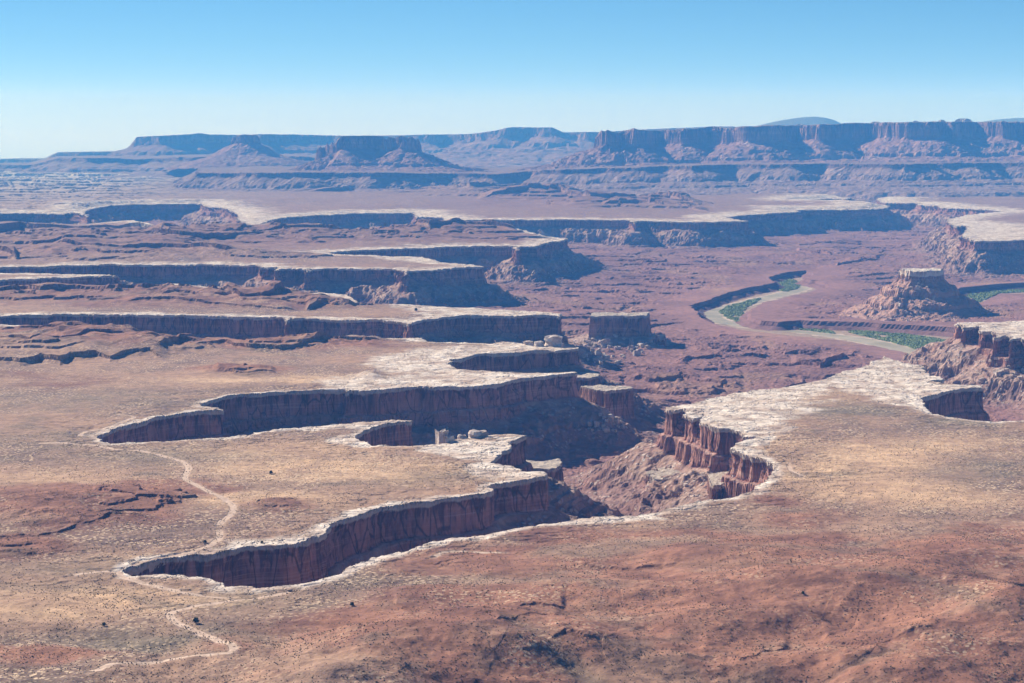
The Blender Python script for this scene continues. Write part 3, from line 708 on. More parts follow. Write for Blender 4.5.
make_mesa('spur_block', 'dark rounded rock shoulder beside the flat tip of the pale tongue', 'rock block', a, zb3, [(0, 0), (2, 42), (12, 52), (80, 100), (120, 115)], 3.5, M_BUT,
          wamp=5, wwl=30, zbase=-170, spur=8, spur_wl=50, seed=13.0, top_rough=2)
# low block and broken ledge on the slope below the right hand rim
a = P([(707, 485), (729, 482), (736, 487), (735, 493), (712, 497)], -70.)
make_mesa('rock_ledge', 'dark square rock face at the foot of the right canyon wall', 'rock ledge', a, -52.0, [(0, 0), (1, 30), (6, 36), (30, 55), (60, 75)], 2.0, M_BUT, wamp=3, wwl=18, zbase=-170, spur=4, spur_wl=25, seed=14.)
a = P([(646, 476), (662, 472), (690, 475), (683, 482), (655, 484)], -98.)
make_mesa('rock_ledge', 'low broken red ledge on the rubble slope of the basin', 'rock ledge', a, -90.0, [(0, 0), (1, 16), (6, 20), (30, 40), (60, 70)], 2.0, M_BUT, wamp=5, wwl=20, zbase=-170, spur=4, spur_wl=25, seed=15.)
# ------------------------------------------------------------------ the high country beyond
def skyfun(pts, Y):
    pts = np.array(pts, float)
    U = np.array([xat(p[0], 1.0) for p in pts]); Zs = np.array([zlevel(p[0], p[1], Y) for p in pts])
    return lambda x, y: np.interp(x / y, U, Zs).astype(F32)

# grey red step that carries the big buttes
YS1 = 18600.0
sk = skyfun([(236, 174), (250, 172.5), (400, 172.5), (450, 174), (500, 174), (550, 170.5), (620, 167.5), (700, 165), (760, 164), (1100, 162)], YS1)
pts = [(246, YS1+150), (300, YS1-80), (340, YS1+60), (372, YS1-90), (430, YS1+120), (455, YS1+420), (490, YS1+250), (530, YS1+500), (560, YS1+200), (600, YS1+150), (640, YS1-60),
       (668, YS1+160), (690, YS1-250), (712, YS1-150), (735, YS1+150), (760, YS1-60), (790, YS1-200), (826, YS1+60), (850, YS1-300), (905, YS1-700), (930, YS1-650), (934, YS1-100), (975, YS1-250), (1000, YS1+50), (1060, YS1-200), (1130, YS1), (1130, YS1+5200), (200, YS1+5200), (200, YS1+900), (236, YS1+700)]
make_mesa('step_escarpment', 'long low grey red step of fluted slopes running under the distant cliffs', 'escarpment', PD(pts), sk,
          [(0, 0), (10, 32), (180, 125), (190, 140), (420, 178), (430, 190), (900, 235), (1200, 330)], 17.0, M_STEP, wamp=60, wwl=420, zbase=-40, spur=75, spur_wl=330, seed=21.0, top_rough=8, parts=('cliff_rim', 'talus_slope'), asp=1.3)

# flat topped butte with ragged ends in the middle of the horizon
YE = 20300.0
sk = skyfun([(314, 152), (318, 148), (320, 146), (322, 148), (325, 147), (327, 143), (330, 147), (332, 142), (335, 144), (338, 139), (343, 136), (370, 135.5), (383, 136), (386, 139.5), (389, 137), (395, 138), (401, 135.5), (408, 138), (412, 136.5), (416, 140), (418, 138.5), (420, 143), (424, 147)], YE)
root = make_mesa('great_butte', 'largest flat topped butte on the horizon with a dark wall and pink talus aprons', 'butte',
          PD([(316, YE+220), (319, YE+150), (324, YE+190), (330, YE+60), (337, YE-60), (343, YE-70), (352, YE+60), (372, YE+190), (392, YE+120), (403, YE+20), (410, YE+10), (419, YE+90), (421, YE+220), (412, YE+400), (345, YE+420), (333, YE+330), (318, YE+270)]), sk,
          [(0, 0), (14, 120), (30, 132), (420, 268), (435, 290), (900, 345), (1250, 420)], 11.0, M_FAR, wamp=20, wwl=130, zbase=140, spur=42, spur_wl=200, seed=22.0, top_rough=4, parts=('cap_rock', 'talus_slope'))
# smaller distant butte left of it
YF = 25500.0
sk = skyfun([(230, 139), (234, 136.5), (238, 136), (242, 134.5), (256, 134.8), (259, 137), (262, 141)], YF)
make_mesa('far_butte', 'small distant butte with spreading skirts left of the largest butte', 'butte',
          PD([(233, YF+100), (240, YF-30), (255, YF-20), (259, YF+100), (258, YF+260), (236, YF+260)]), sk,
          [(0, 0), (20, 95), (300, 250), (330, 262), (620, 330), (900, 420)], 20.0, M_FAR, wamp=30, wwl=160, zbase=60, spur=36, spur_wl=220, seed=23.0, top_rough=6)
# low benches under the far butte, to the left
YG = 26500.0
sk = skyfun([(-60, 167), (30, 166), (45, 162), (58, 158.5), (100, 158), (140, 159), (180, 157), (230, 156), (305, 156.5), (330, 160), (420, 163)], YG)
make_mesa('low_bench', 'hazy low bench stepping down to the left under the far butte', 'bench', PD([(50, YG+1800), (90, YG+300), (150, YG+700), (200, YG-200), (240, YG+100), (296, YG-300), (308, YG), (330, YG+1500), (430, YG+2200), (430, YG+6500), (-40, YG+6500), (-40, YG+2500)]), sk,
          [(0, 0), (30, 50), (400, 150), (430, 180), (1500, 260), (2500, 330)], 45.0, M_STEP, wamp=200, wwl=1200, zbase=-60, spur=140, spur_wl=700, seed=24.0, top_rough=12, parts=('cliff_rim', 'talus_slope'))
# high blue plateau along the skyline
YH = 33000.0
sk = skyfun([(-80, 162), (0, 161), (45, 160.5), (52, 156), (58, 153), (90, 152.3), (112, 151.8), (120, 151), (128, 148), (137, 136.8), (160, 136), (190, 134.2), (200, 133), (210, 134.5), (290, 134), (300, 134), (345, 135.4), (400, 134.5), (470, 133.5), (492, 131), (511, 127.2), (553, 127.2), (563, 131.8), (600, 132), (640, 129), (720, 126)], YH)
pts = [(20, YH+4800), (50, YH+3200), (62, YH+2400), (110, YH+1900), (135, YH+300), (160, YH-200), (200, YH+500), (250, YH+800), (262, YH-200), (285, YH+700), (300, YH+1900), (340, YH+1400), (380, YH+1900), (430, YH+1100), (452, YH+1500), (478, YH+700), (500, YH+100), (520, YH+300), (550, YH-100), (566, YH+900), (590, YH+300), (610, YH+700), (740, YH+500), (740, YH+9000), (-60, YH+9000), (-60, YH+6000)]
make_mesa('far_plateau', 'long blue plateau closing the horizon behind the buttes, stepping down to the left', 'plateau', PD(pts), sk,
          [(0, 0), (40, 140), (420, 270), (450, 310), (1200, 380), (1260, 410), (2200, 500), (3800, 620)], 42.0, M_FAR, wamp=180, wwl=1000, zbase=-80, spur=170, spur_wl=850, seed=25.0, top_rough=9, parts=('cliff_rim', 'talus_slope'), asp=1.6)
# the big escarpment on the right, with a spired headland
YR = 20300.0
sk = skyfun([(590, 139), (598, 134), (601, 130.5), (605, 132), (607, 130), (611, 131.5), (618, 133), (622, 130.5), (629, 129.5), (634, 128), (637, 129.5), (650, 130.5), (680, 129), (700, 128), (709, 126.5), (716, 126.2), (724, 128), (745, 126.5), (770, 125.5), (800, 125), (834, 124), (846, 123), (860, 122.5), (900, 122.5), (960, 121.5), (1024, 121.5), (1150, 120)], YR)
pts = [(601, YR+20), (606, YR-100), (611, YR+120), (614, YR-30), (620, YR+260), (628, YR+220), (633, YR-60), (637, YR+100), (640, YR+500), (662, YR+700), (676, YR+250), (684, YR+100), (690, YR+420), (712, YR+520), (730, YR+180), (745, YR-120), (760, YR-160), (778, YR-60), (783, YR+380), (800, YR+480), (812, YR+180), (818, YR-20), (823, YR+300), (838, YR+420), (850, YR+380), (876, YR+520), (882, YR+160), (905, YR-160), (931, YR-260), (936, YR+100), (946, YR+330), (953, YR+60), (962, YR+300), (975, YR+420), (990, YR+150), (1004, YR+60), (1012, YR+330), (1040, YR+200), (1150, YR+200), (1150, YR+4500), (640, YR+4500), (600, YR+900)]
make_mesa('great_escarpment', 'high banded escarpment filling the right of the horizon, with lit pink walls and shaded alcoves', 'escarpment', PD(pts), sk,
          [(0, 0), (14, 45), (16, 140), (60, 175), (430, 315), (442, 338), (800, 395), (815, 412), (1200, 470), (1500, 560)], 14.0, M_FAR, wamp=60, wwl=260, zbase=90, spur=85, spur_wl=340, seed=26.0, top_rough=10, parts=('cliff_rim', 'talus_slope'), asp=1.3)
# pale domes on top of the escarpment
M_DOME = butte_material('pale_dome_rock', 2.0, lo=(0.55, 0.47, 0.40), top=(0.62, 0.54, 0.46))
for i, (px, py, wd, ht, lb) in enumerate([(963, 121.0, 14, 4.5, 'largest pale rock dome on the rim of the right escarpment'), (941, 122, 7, 3.2, 'pale rock dome just left of the largest dome on the escarpment'), (915, 122.6, 8, 2.6, 'low pale knob on the escarpment rim, left of the two domes'),
                                            (800, 126, 12, 1.6, 'thin pale ledge on the escarpment rim below the far mountain'), (875, 125, 10, 2.0, 'pale ledge on the escarpment rim between mountain and domes')]):
    Yd = YR + 700; w = wd / 2000 * Yd / 2; h = ht / 2000 * Yd * 0.7
    n = 28; m = 9
    cx = xat(px, Yd); V = []
    zb_ = float(sk(np.array([cx]), np.array([Yd]))[0]) - 12
    for j in range(m):
        t = j / (m - 1); rr = math.cos(t * math.pi / 2) ** 0.6
        for k in range(n):
            a_ = 2 * math.pi * k / n
            q = 1 + 0.28 * math.sin(3 * a_ + i) + 0.16 * math.sin(7 * a_ + 2 * i)
            V.append((w * rr * math.cos(a_) * q, w * .6 * rr * math.sin(a_) * q, (h + 12) * math.sin(t * math.pi / 2) * (1 + .15 * math.sin(5 * a_))))
    V = np.array(V); Fq = [(j * n + k, j * n + (k + 1) % n, (j + 1) * n + (k + 1) % n, (j + 1) * n + k) for j in range(m - 1) for k in range(n)]
    o = mesh_obj('rock_dome', V, Fq, M_DOME, None, {'cliff': ('FLOAT', np.zeros(len(V))), 'hz': ('FLOAT', np.full(len(V), 2.0))})
    o.location = (cx, Yd, zb_ - curve_drop(cx, Yd)); tag(o, lb, 'rock dome', 'pale knobs on the escarpment rim')
# farthest mountains
M_MT = butte_material('mountain_rock', 10.0, lo=(0.24, 0.2, 0.18), top=(0.24, 0.2, 0.18))
for i, (pp, lb, Ym) in enumerate([([(755, 125), (766, 122), (776, 119.6), (790, 117), (800, 115.6), (812, 114.8), (822, 115.6), (832, 118), (838, 121), (845, 125)], 'faint blue domed mountain far behind the escarpment', 43500.0),
                              ([(965, 123), (985, 119.5), (1000, 117.3), (1015, 116.3), (1035, 115.4), (1070, 115), (1110, 119), (1130, 123)], 'faint blue mountain slope at the right edge of the horizon', 43500.0)]):
    pp = np.array(pp); n = 70; m = 26
    us = np.linspace(pp[0, 0], pp[-1, 0], n); top = np.interp(us, pp[:, 0], pp[:, 1])
    V = []
    for j in range(m):
        t = -1 + 2 * j / (m - 1)
        for k in range(n):
            Yj = Ym + t * 3000; xx = xat(us[k], Ym)
            zt_ = zlevel(us[k], top[k], Ym)
            base = -100
            prof_ = max(0, 1 - abs(t)) ** 0.8
            V.append((xx, Yj, base + (zt_ - base) * prof_ + 0))
    V = np.array(V); V[:, 2] += 55 * ridge(V[:, 0], V[:, 1], 2600, 4, 91.0) * np.clip((V[:, 2] + 100) / 900, 0, 1) * (np.abs((V[:, 1] - Ym) / 3000) > 0.05)
    V[:, 2] -= curve_drop(V[:, 0], V[:, 1])
    Fq = [(j * n + k, j * n + k + 1, (j + 1) * n + k + 1, (j + 1) * n + k) for j in range(m - 1) for k in range(n - 1)]
    loc = np.array((xat(us[n // 2], Ym), Ym, -700.0))
    o = mesh_obj('distant_mountain', V - loc, Fq, M_MT, None, {'cliff': ('FLOAT', np.zeros(len(V))), 'hz': ('FLOAT', np.full(len(V), 2.0))}, smooth=True)
    o.location = loc; tag(o, lb, 'mountain', 'mountains on the far skyline')

# ------------------------------------------------------------------ river and green flats
m_w, nt, b = nmat('silty_river_water', 0.5)
nb = NB(nt); Pp = nb.n('ShaderNodeNewGeometry').outputs['Position']
nb.l(nb.mix(nb.ramp(nb.noise(Pp, 0.01, 3), .35, .65), (0.30, 0.27, 0.18), (0.42, 0.36, 0.25)), b.inputs['Base Color'])
bp = nb.n('ShaderNodeBump'); bp.inputs['Strength'].default_value = .3; nb.l(nb.noise(Pp, 0.15, 4), bp.inputs['Height']); nb.l(bp.outputs[0], b.inputs['Normal'])
ZR = ZF - 25.0
def ribbon(pts, wid, z, name, mat, nseg=10, lab=None, cat=None, kind=None, fn=None, parent=None, jit=0.0):
    pts = np.array(pts, float)
    # smooth the traced line
    t = np.r_[0, np.cumsum(np.hypot(*np.diff(pts, axis=0).T))]
    L = t[-1]; n = max(8, int(L / nseg)); tt = np.linspace(0, L, n)
    c = np.stack([np.interp(tt, t, pts[:, 0]), np.interp(tt, t, pts[:, 1])], 1)
    kk = np.ones(9) / 9
    if n > 20:
        pad = np.pad(c, ((4, 4), (0, 0)), 'edge'); c = np.stack([np.convolve(pad[:, i], kk, 'valid') for i in (0, 1)], 1)
    tg = np.gradient(c, axis=0); tg /= np.hypot(tg[:, 0], tg[:, 1])[:, None] + 1e-9
    nn = np.stack([-tg[:, 1], tg[:, 0]], 1)
    wv = np.interp(tt, t, wid) if np.ndim(wid) else np.full(n, wid, float)
    wv = wv * (1 + jit * fbm(c[:, 0], c[:, 1], 60, 3, .5, 4.)) / 2
    cols = 5
    offs = np.linspace(-1, 1, cols)
    q = c[:, None, :] + nn[:, None, :] * (offs[None, :, None] * wv[:, None, None])
    x, y = q[..., 0].ravel(), q[..., 1].ravel()
    if fn: X, Y, Z, _ = fn(x, y)
    else: X, Y, Z = x, y, np.full_like(x, z) - curve_drop(x, y)
    ix = np.arange(x.size).reshape(n, cols)
    Fq = np.stack([ix[:-1, :-1], ix[1:, :-1], ix[1:, 1:], ix[:-1, 1:]], -1).reshape(-1, 4)
    o = mesh_obj(name, np.stack([X, Y, Z], 1), Fq, mat, parent, smooth=True)
    return tag(o, lab, cat, kind=kind)
riv = np.array([(822,285.5),(812,284.8),(806,284.6),(801,289.0),(786,293.3),(758,300),(729,307),(714,312.5),(709,316.5),(718,321),(747,326.4),(777,329.4),(816,333.4),(840,336.5),(862,340),(883,344.6),(903,349.5),(926,355.6),(950,362)], float)
rw = 0.8 * np.array([20, 60, 75, 85, 95, 95, 95, 100, 110, 100, 90, 80, 80, 100, 110, 110, 120, 120, 110.])
ribbon(np.stack(ground(riv[:, 0], riv[:, 1], ZR), 1), rw, ZR, 'river', m_w, 12, 'silty green brown river bending through the basin floor', 'river', 'structure')
sand_m, nt, b = nmat('river_sand'); b.inputs['Base Color'].default_value = (0.50, 0.40, 0.31, 1)
for q in ([(800,283),(812,284),(825,286.5),(835,287)], [(757,302.5),(735,309),(722,313)], [(905,347.5),(925,353.5),(938,357)]):
    q = np.array(q, float)
    ribbon(np.stack(ground(q[:, 0], q[:, 1], ZR - .6), 1), 60.0, ZR - .6 + 0.25, 'sandbar', sand_m, 12, 'pale sand bar beside the river', 'sandbar', 'structure')

ribbon(np.stack(ground(riv[:, 0], riv[:, 1], ZR), 1), rw + 28, ZR, 'riverbank', sand_m, 12, 'pale sandy bank along both sides of the river', 'riverbank', 'structure', jit=.5).location.z = -0.35
def leaf_mat(name, c1, c2):
    m, nt, b = nmat(name, 0.9); nb = NB(nt)
    Pq = nb.n('ShaderNodeNewGeometry').outputs['Position']
    nb.l(nb.mix(nb.ramp(nb.noise(Pq, 0.03, 5, 0.7), .38, .62), c1, c2), b.inputs['Base Color']); return m
OCT_V = np.array([(1,0,0),(0,1,0),(-1,0,0),(0,-1,0),(.5,.5,.8),(-.5,.5,.75),(-.5,-.5,.8),(.5,-.5,.7),(0,0,1.05)], float)
OCT_F = np.array([(0,4,7),(0,1,4),(1,5,4),(1,2,5),(2,6,5),(2,3,6),(3,7,6),(3,0,7),(4,5,8),(5,6,8),(6,7,8),(7,4,8)])
def clumps(name, X, Y, Z, rad, hgt, mat):
    n = len(X); a = rng.random(n) * 6.28; ca, sa = np.cos(a), np.sin(a)
    v = OCT_V[None] * (1 + 0.35 * rng.standard_normal((n, len(OCT_V), 1)).clip(-1.5, 1.5))
    vx = (v[..., 0] * ca[:, None] - v[..., 1] * sa[:, None]) * rad[:, None] + X[:, None]
    vy = (v[..., 0] * sa[:, None] + v[..., 1] * ca[:, None]) * rad[:, None] + Y[:, None]
    vz = v[..., 2] * hgt[:, None] + Z[:, None] - 0.1
    Fc = (OCT_F[None] + (np.arange(n) * len(OCT_V))[:, None, None]).reshape(-1, 3)
    return mesh_obj(name, np.stack([vx, vy, vz], -1).reshape(-1, 3), Fc, mat)
def inside(px, py, poly):
    r_ = np.zeros(len(px), bool)
    for (ax, ay), (bx, by) in zip(poly, np.roll(poly, -1, 0)):
        if ay == by: continue
        r_ ^= ((ay > py) != (by > py)) & (px < (bx - ax) * (py - ay) / (by - ay) + ax)
    return r_
m_g = leaf_mat('riverside_thicket_leaves', (0.13, 0.19, 0.07), (0.25, 0.30, 0.13))
FLATS = [[(719,312),(728,306.5),(745,301.5),(762,298),(757,302),(748,306.5),(742,312),(748,318),(757,324),(740,323),(728,318.5)],
         [(777,283),(783,279.5),(793,279.5),(799,284),(799,288),(788,291.5),(778,291),(784,287)],
         [(757,326.6),(775,324.5),(800,326),(830,330.5),(836,334),(815,331.5),(780,328)],
         [(848,331),(868,331.5),(902,334),(930,337.5),(950,341),(950,353),(926,352.5),(903,345),(884,340),(862,335.5)],
         [(959,296),(966,290.5),(995,288.5),(1040,286),(1050,292),(1000,293),(984,300),(976,304)]]
Xs, Ys_ = [], []
for fl in FLATS:
    w_ = np.stack(ground([p[0] for p in fl], [p[1] for p in fl], ZR), 1)
    area = 0.5 * abs(np.dot(w_[:, 0], np.roll(w_[:, 1], -1)) - np.dot(w_[:, 1], np.roll(w_[:, 0], -1)))
    n = int(area / 20)
    px_ = rng.uniform(w_[:, 0].min(), w_[:, 0].max(), n * 3); py_ = rng.uniform(w_[:, 1].min(), w_[:, 1].max(), n * 3)
    k = inside(px_ + 10 * fbm(px_, py_, 60, 2), py_ + 25 * fbm(px_, py_, 90, 2, .5, 3.), w_) & (fbm(px_, py_, 120, 3, .5, 6.) > -0.5)
    Xs.append(px_[k]); Ys_.append(py_[k])
X = np.concatenate(Xs); Y = np.concatenate(Ys_); n = len(X)
o = clumps('riverside_thicket', X, Y, np.full(n, ZR - 1.2) - curve_drop(X, Y), rng.uniform(3.5, 6.5, n), rng.uniform(2.0, 5, n), m_g)
tag(o, 'green tamarisk and willow thicket on the flats inside the river bends', 'thicket', kind='stuff')
print('thicket', n, round(time.time() - T0, 1))

# ------------------------------------------------------------------ dirt tracks
m_r, nt, b = nmat('pale_track_dust'); nb = NB(nt); Pq = nb.n('ShaderNodeNewGeometry').outputs['Position']
nb.l(nb.mix(nb.ramp(nb.noise(Pq, 0.15, 4, .7), .35, .65), (0.44, 0.32, 0.235), (0.60, 0.46, 0.35)), b.inputs['Base Color'])
for (c_, wd_), (_, _, nm, lb) in zip(ROADLINES, ROADS):
    ribbon(c_, wd_ + 7, 0, nm, m_r, 4, lb, 'dirt road', 'structure', fn=lambda x, y: surf(x, y, -0.45), jit=.35)

# ------------------------------------------------------------------ brush, boulders
m_s = leaf_mat('desert_brush_leaves', (0.10, 0.085, 0.055), (0.17, 0.14, 0.09))
n = 90000
yy = 1500 * (3300 / 1500) ** (rng.random(n) ** 0.9); xx = rng.uniform(-0.28, 0.28, n) * yy
den = 0.5 + 0.9 * fbm(xx, yy, 120, 4, .6, 201.)
k = rng.random(n) < den; xx, yy = xx[k], yy[k]
X, Y, Z, d = surf(xx, yy)
k = d < -14; X, Y, Z = X[k], Y[k], Z[k]; n = len(X)
o = clumps('desert_brush', X, Y, Z, rng.uniform(.35, .9, n) , rng.uniform(.35, .9, n), m_s)
tag(o, 'low dark desert brush dotted over the near benches and red hills', 'brush', kind='stuff')
print('brush', n, round(time.time() - T0, 1))

m_b, nt, b = nmat('fallen_sandstone'); nb = NB(nt); Pq = nb.n('ShaderNodeNewGeometry').outputs['Position']
nb.l(nb.mix(nb.ramp(nb.noise(Pq, 0.09, 5, .7), .35, .65), (0.36, 0.27, 0.22), (0.60, 0.53, 0.46)), b.inputs['Base Color'])
import bmesh
def boulder_mesh(seed, cube=0.5):
    bm = bmesh.new(); bmesh.ops.create_cube(bm, size=2)
    bmesh.ops.subdivide_edges(bm, edges=bm.edges[:], cuts=2, use_grid_fill=True)
    r2 = np.random.default_rng(seed); ph = r2.random(9) * 6
    sx, sy, sz = 1, r2.uniform(.6, .95), r2.uniform(.55, .9)
    for v in bm.verts:
        c = v.co; L = c.length; s = (1 - cube) / L * 1.25 + cube
        j = 1 + .12 * math.sin(c.x * 3 + ph[0]) + .12 * math.sin(c.y * 3.3 + ph[1]) + .1 * math.sin(c.z * 4 + ph[2]) + r2.uniform(-.13, .13)
        v.co = (c.x * s * j * sx, c.y * s * j * sy, c.z * s * j * sz)
    me = bpy.data.meshes.new('boulder'); bm.to_mesh(me); bm.free(); me.materials.append(m_b); return me
BM = [boulder_mesh(i, .65 + .1 * (i % 3)) for i in range(6)]
def put_boulder(x, y, s, lab, grp, sink=.25, rot=None, sc3=None, top=None):
    X, Y, Z, d = surf(np.array([x]), np.array([y])) if top is None else (np.array([x]), np.array([y]), np.array([top]), None)
    o = bpy.data.objects.new('boulder', BM[rng.integers(6)]); COL.objects.link(o)
    o.location = (float(X[0]), float(Y[0]), float(Z[0]) + s * .6 * (1 - sink))
    o.rotation_euler = (rng.uniform(-.3, .3), rng.uniform(-.3, .3), rng.uniform(0, 6.28)) if rot is None else rot
    o.scale = (s, s, s) if sc3 is None else sc3
    return tag(o, lab, 'boulder', grp)
# ground heights through the finished meshes, so that boulders sit on buttes as well
bpy.context.view_layer.update()
dg = bpy.context.evaluated_depsgraph_get()
from mathutils import Vector
def hit(px, py):
    dx, dy, dz = ray(px, py)
    dv_ = Vector((float(dx), float(dy), float(dz))).normalized()
    ok, loc, nrm, fi, ob, mt = sc.ray_cast(dg, Vector((0, 0, CAMZ)) + dv_ * 300, dv_)
    return loc if ok else None
def field(cx, cy, wx, wy, n, s0, s1, lab, grp):
    for _ in range(n):
        px_ = cx + wx * rng.uniform(-1, 1); py_ = cy + wy * rng.uniform(-1, 1)
        if ((px_ - cx) / wx) ** 2 + ((py_ - cy) / wy) ** 2 > 1: continue
        h = hit(px_, py_)
        if h is None or abs(h.y) > 9000: continue
        s = s0 * (s1 / s0) ** (rng.random() ** 2.2)
        put_boulder(h.x, h.y, s, lab, grp, top=h.z)
field(606, 350, 26, 16, 75, 4, 12, 'pale fallen boulder on the slope in front of the square butte', 'boulders below the square butte')
field(640, 347, 14, 12, 30, 4, 11, 'pale fallen boulder on the slope in front of the square butte', 'boulders below the square butte')
field(603, 424, 22, 9, 45, 2.5, 8, 'pale boulder among the rubble below the end of the middle canyon spur', 'boulders below the middle spur')
field(690, 478, 45, 18, 30, 1.5, 4.5, 'boulder on the rubble slope under the right canyon rim', 'boulders under the right rim')
field(900, 300, 35, 22, 35, 4, 9, 'fallen block on the skirt of the pale capped butte', 'blocks on the capped butte skirt')
field(1000, 375, 30, 18, 28, 3, 8, 'fallen block on the slope under the right edge cliff', 'blocks under the right edge cliff')
for px_, py_, sx_, sz_, lb in [(442, 441, 7, 17, 'tall pale topped balanced rock on the lip of the third canyon'), (449, 442, 6, 10, 'shorter pale rock leaning beside the tall balanced rock'),
                           (478, 438, 13, 10, 'broad pink rock mound on the canyon lip right of the balanced rocks'), (462, 439, 6, 7, 'small pink rock between the balanced rocks and the broad mound')]:
    x, y = ground(px_, py_ - 1, 0.0)
    X, Y, Z, d = surf(np.array([x]), np.array([y]))
    o = put_boulder(float(x), float(y), sx_, lb, None, top=-3 - float(curve_drop(x, y)), rot=(0, 0, .4), sc3=(sx_, sx_, sz_)); o['category'] = 'rock'; o.name = 'standing_rock'
for px_, py_, s, sz_, lb in [(553, 346, 26, 17, 'flat topped pale capped rock behind the rim of the pale tongue'), (539, 346.5, 13, 9, 'round dark rock just left of the flat topped one'), (528, 345.5, 14, 7, 'low dark rock, leftmost of three behind the rim of the pale tongue')]:
    x, y = ground(px_, py_, 0.0)
    o = put_boulder(float(x), float(y), s, lb, None, top=-1 - float(curve_drop(x, y)), rot=(0, 0, .2), sc3=(s * .8, s, sz_)); o['category'] = 'rock'; o.name = 'standing_rock'

# single dark junipers that stand out as dots
m_j = leaf_mat('juniper_leaves', (0.03, 0.04, 0.022), (0.07, 0.08, 0.04))
m_t, nt, b = nmat('juniper_bark'); b.inputs['Base Color'].default_value = (.12, .085, .06, 1)
def juniper():
    root = empty('juniper_tree', (0, 0, 0))
    n = 130; ph = rng.random(n) * 6.28; el = rng.random(n); rr = rng.random(n) ** .5
    X = np.cos(ph) * rr * 2.3 * (1 - .45 * el); Y = np.sin(ph) * rr * 2.3 * (1 - .45 * el); Z = .5 + el * 3.0
    c = clumps('crown', X, Y, Z, rng.uniform(.35, .7, n), rng.uniform(.3, .6, n), m_j); c.parent = root
    V = []; Fq = []
    for j in range(4):
        for k in range(6):
            a_ = k * math.pi / 3; q = .28 * (1 - j * .22)
            V.append((q * math.cos(a_) + .12 * j, q * math.sin(a_), -0.4 + j * .8))
    for j in range(3):
        for k in range(6): Fq.append((j * 6 + k, j * 6 + (k + 1) % 6, (j + 1) * 6 + (k + 1) % 6, (j + 1) * 6 + k))
    mesh_obj('trunk', V, Fq, m_t, root)
    return root
jp = juniper()
J = [(416, 311, 2.2, 'lone dark juniper on the pale top of the long terrace'), (271, 474, 1.3, 'lone dark juniper on the bench above the road bend'), (196, 623, 1.5, 'dark juniper beside the lower left dirt road'),
     (352, 606, 1.1, 'dark juniper below the near rim, left of the red hills'), (205, 543, 1.0, 'dark juniper near the road above the nearest canyon head'), (104, 626, 1.0, 'dark juniper on the olive flats at lower left'),
     (262, 543.5, .9, 'dark juniper on the pale rim above the nearest canyon'), (803, 594, .8, 'dark juniper in the dry wash among the red hills')]
for i, (px_, py_, s, lb) in enumerate(J):
    if i == 0: o = jp; kids = list(jp.children)
    else:
        o = jp.copy(); COL.objects.link(o)
        for ch in kids:
            c = ch.copy(); COL.objects.link(c); c.parent = o
    h = hit(px_, py_) or Vector((0, 3000, 0))
    o.location = h; o.scale = (s, s, s); o.rotation_euler = (0, 0, i * 1.3); tag(o, lb, 'tree', 'lone junipers dotted over the benches')

# ------------------------------------------------------------------ air
XH, YB, YT_, ZB, ZT = 40000.0, -3000.0, 48500.0, -1500.0, 1400.0
V = [(sx * XH, yv, zv) for zv in (ZB, ZT) for yv in (YB, YT_) for sx in (-1, 1)]
m_h = bpy.data.materials.new('thin_air'); m_h.use_nodes = True; nt = m_h.node_tree
nt.nodes.clear(); out = nt.nodes.new('ShaderNodeOutputMaterial'); pv = nt.nodes.new('ShaderNodeVolumePrincipled')
pv.inputs['Color'].default_value = (0.10, 0.42, 1.0, 1); pv.inputs['Absorption Color'].default_value = (0.5, 0.75, 1, 1)
pv.inputs['Density'].default_value = HAZE_D; pv.inputs['Anisotropy'].default_value = -0.3
nt.links.new(pv.outputs[0], out.inputs['Volume'])
hz_o = mesh_obj('haze', V, [(0, 1, 3, 2), (4, 6, 7, 5), (0, 4, 5, 1), (2, 3, 7, 6), (0, 2, 6, 4), (1, 5, 7, 3)], m_h)
bm = bmesh.new(); bm.from_mesh(hz_o.data); bmesh.ops.recalc_face_normals(bm, faces=bm.faces[:]); bm.to_mesh(hz_o.data); bm.free()
tag(hz_o, 'thin blue air haze over the whole canyon country', 'haze', kind='stuff')

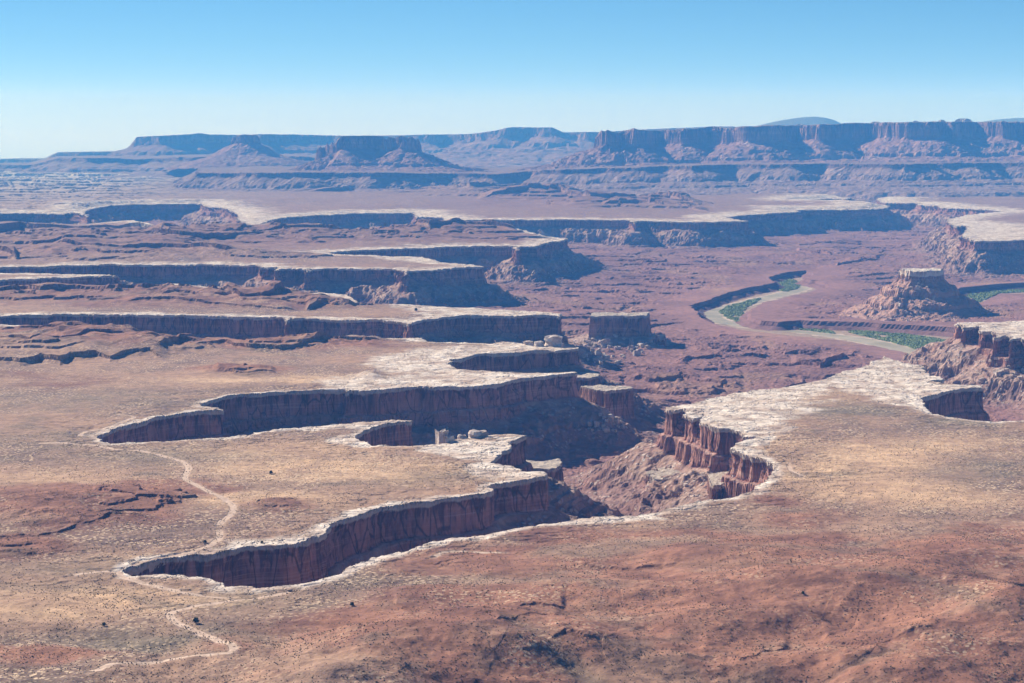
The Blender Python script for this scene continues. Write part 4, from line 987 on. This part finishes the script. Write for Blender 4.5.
# ------------------------------------------------------------------ light, sky, camera
AZ, EL = math.radians(SUN_AZ), math.radians(SUN_EL)      # azimuth to the left of the view direction
sv = Vector((-math.sin(AZ) * math.cos(EL), math.cos(AZ) * math.cos(EL), math.sin(EL)))
sun = bpy.data.lights.new('sun', 'SUN'); sun.energy = SUN_E; sun.angle = math.radians(.53); sun.color = (1.0, 0.92, 0.89)
so = bpy.data.objects.new('sun', sun); COL.objects.link(so); so.rotation_euler = sv.to_track_quat('Z', 'Y').to_euler()
wd = bpy.data.worlds.new('World'); sc.world = wd; wd.use_nodes = True
nt = wd.node_tree; bg = nt.nodes['Background']; sky = nt.nodes.new('ShaderNodeTexSky'); sky.sky_type = 'NISHITA'
sky.sun_disc = False; sky.sun_elevation = EL; sky.sun_rotation = -AZ
sky.altitude = 1800; sky.air_density = 1.0; sky.dust_density = 0.0; sky.ozone_density = 4.0
tc = nt.nodes.new('ShaderNodeTexCoord'); sx = nt.nodes.new('ShaderNodeSeparateXYZ'); nt.links.new(tc.outputs['Generated'], sx.inputs[0])
cr_ = nt.nodes.new('ShaderNodeValToRGB'); nt.links.new(sx.outputs['Z'], cr_.inputs[0]); ramp_ = cr_.color_ramp; e_ = ramp_.elements
EXT = (0.55, 0.565, 1.0)
def air_od(z, c): return EXT[c] * HAZE_D * min(48500.0, (1400.0 - CAMZ) / max(z, 1e-4))
def tint(z):
    out = []
    for c in range(3):
        p = math.log(SKY_LO[c] / SKY_HI[c]) / (air_od(0, c) - air_od(0.075, c))
        out.append(SKY_HI[c] * math.exp(p * (air_od(z, c) - air_od(0.075, c))))
    return (*out, 1)
e_[0].position = 0.0; e_[0].color = SKY_LO; e_[1].position = 0.5; e_[1].color = SKY_ZE
for z in (0.0185, 0.021, 0.025, 0.03, 0.037, 0.047, 0.06, 0.075):
    q = e_.new(z); q.color = tint(z)
mx = nt.nodes.new('ShaderNodeMix'); mx.data_type = 'RGBA'; mx.blend_type = 'MULTIPLY'; mx.inputs[0].default_value = 1
nt.links.new(sky.outputs[0], mx.inputs[6]); nt.links.new(cr_.outputs[0], mx.inputs[7]); nt.links.new(mx.outputs[2], bg.inputs['Color']); bg.inputs['Strength'].default_value = SKY_S
cam = bpy.data.cameras.new('camera'); cam.sensor_width = 36; cam.lens = FPX * 36 / W; cam.clip_start = 5; cam.clip_end = 300000
co = bpy.data.objects.new('camera', cam); COL.objects.link(co); co.location = (0, 0, CAMZ); co.rotation_euler = (math.pi / 2 - TH, 0, 0)
sc.camera = co
sc.view_settings.view_transform = 'Standard'; sc.view_settings.look = 'None'; sc.view_settings.exposure = EXPO; sc.view_settings.gamma = 1
sc.render.engine = 'CYCLES'
sc.cycles.use_denoising = True; sc.cycles.max_bounces = 5; sc.cycles.volume_bounces = 1; sc.cycles.diffuse_bounces = 3
print('done', round(time.time() - T0, 1))
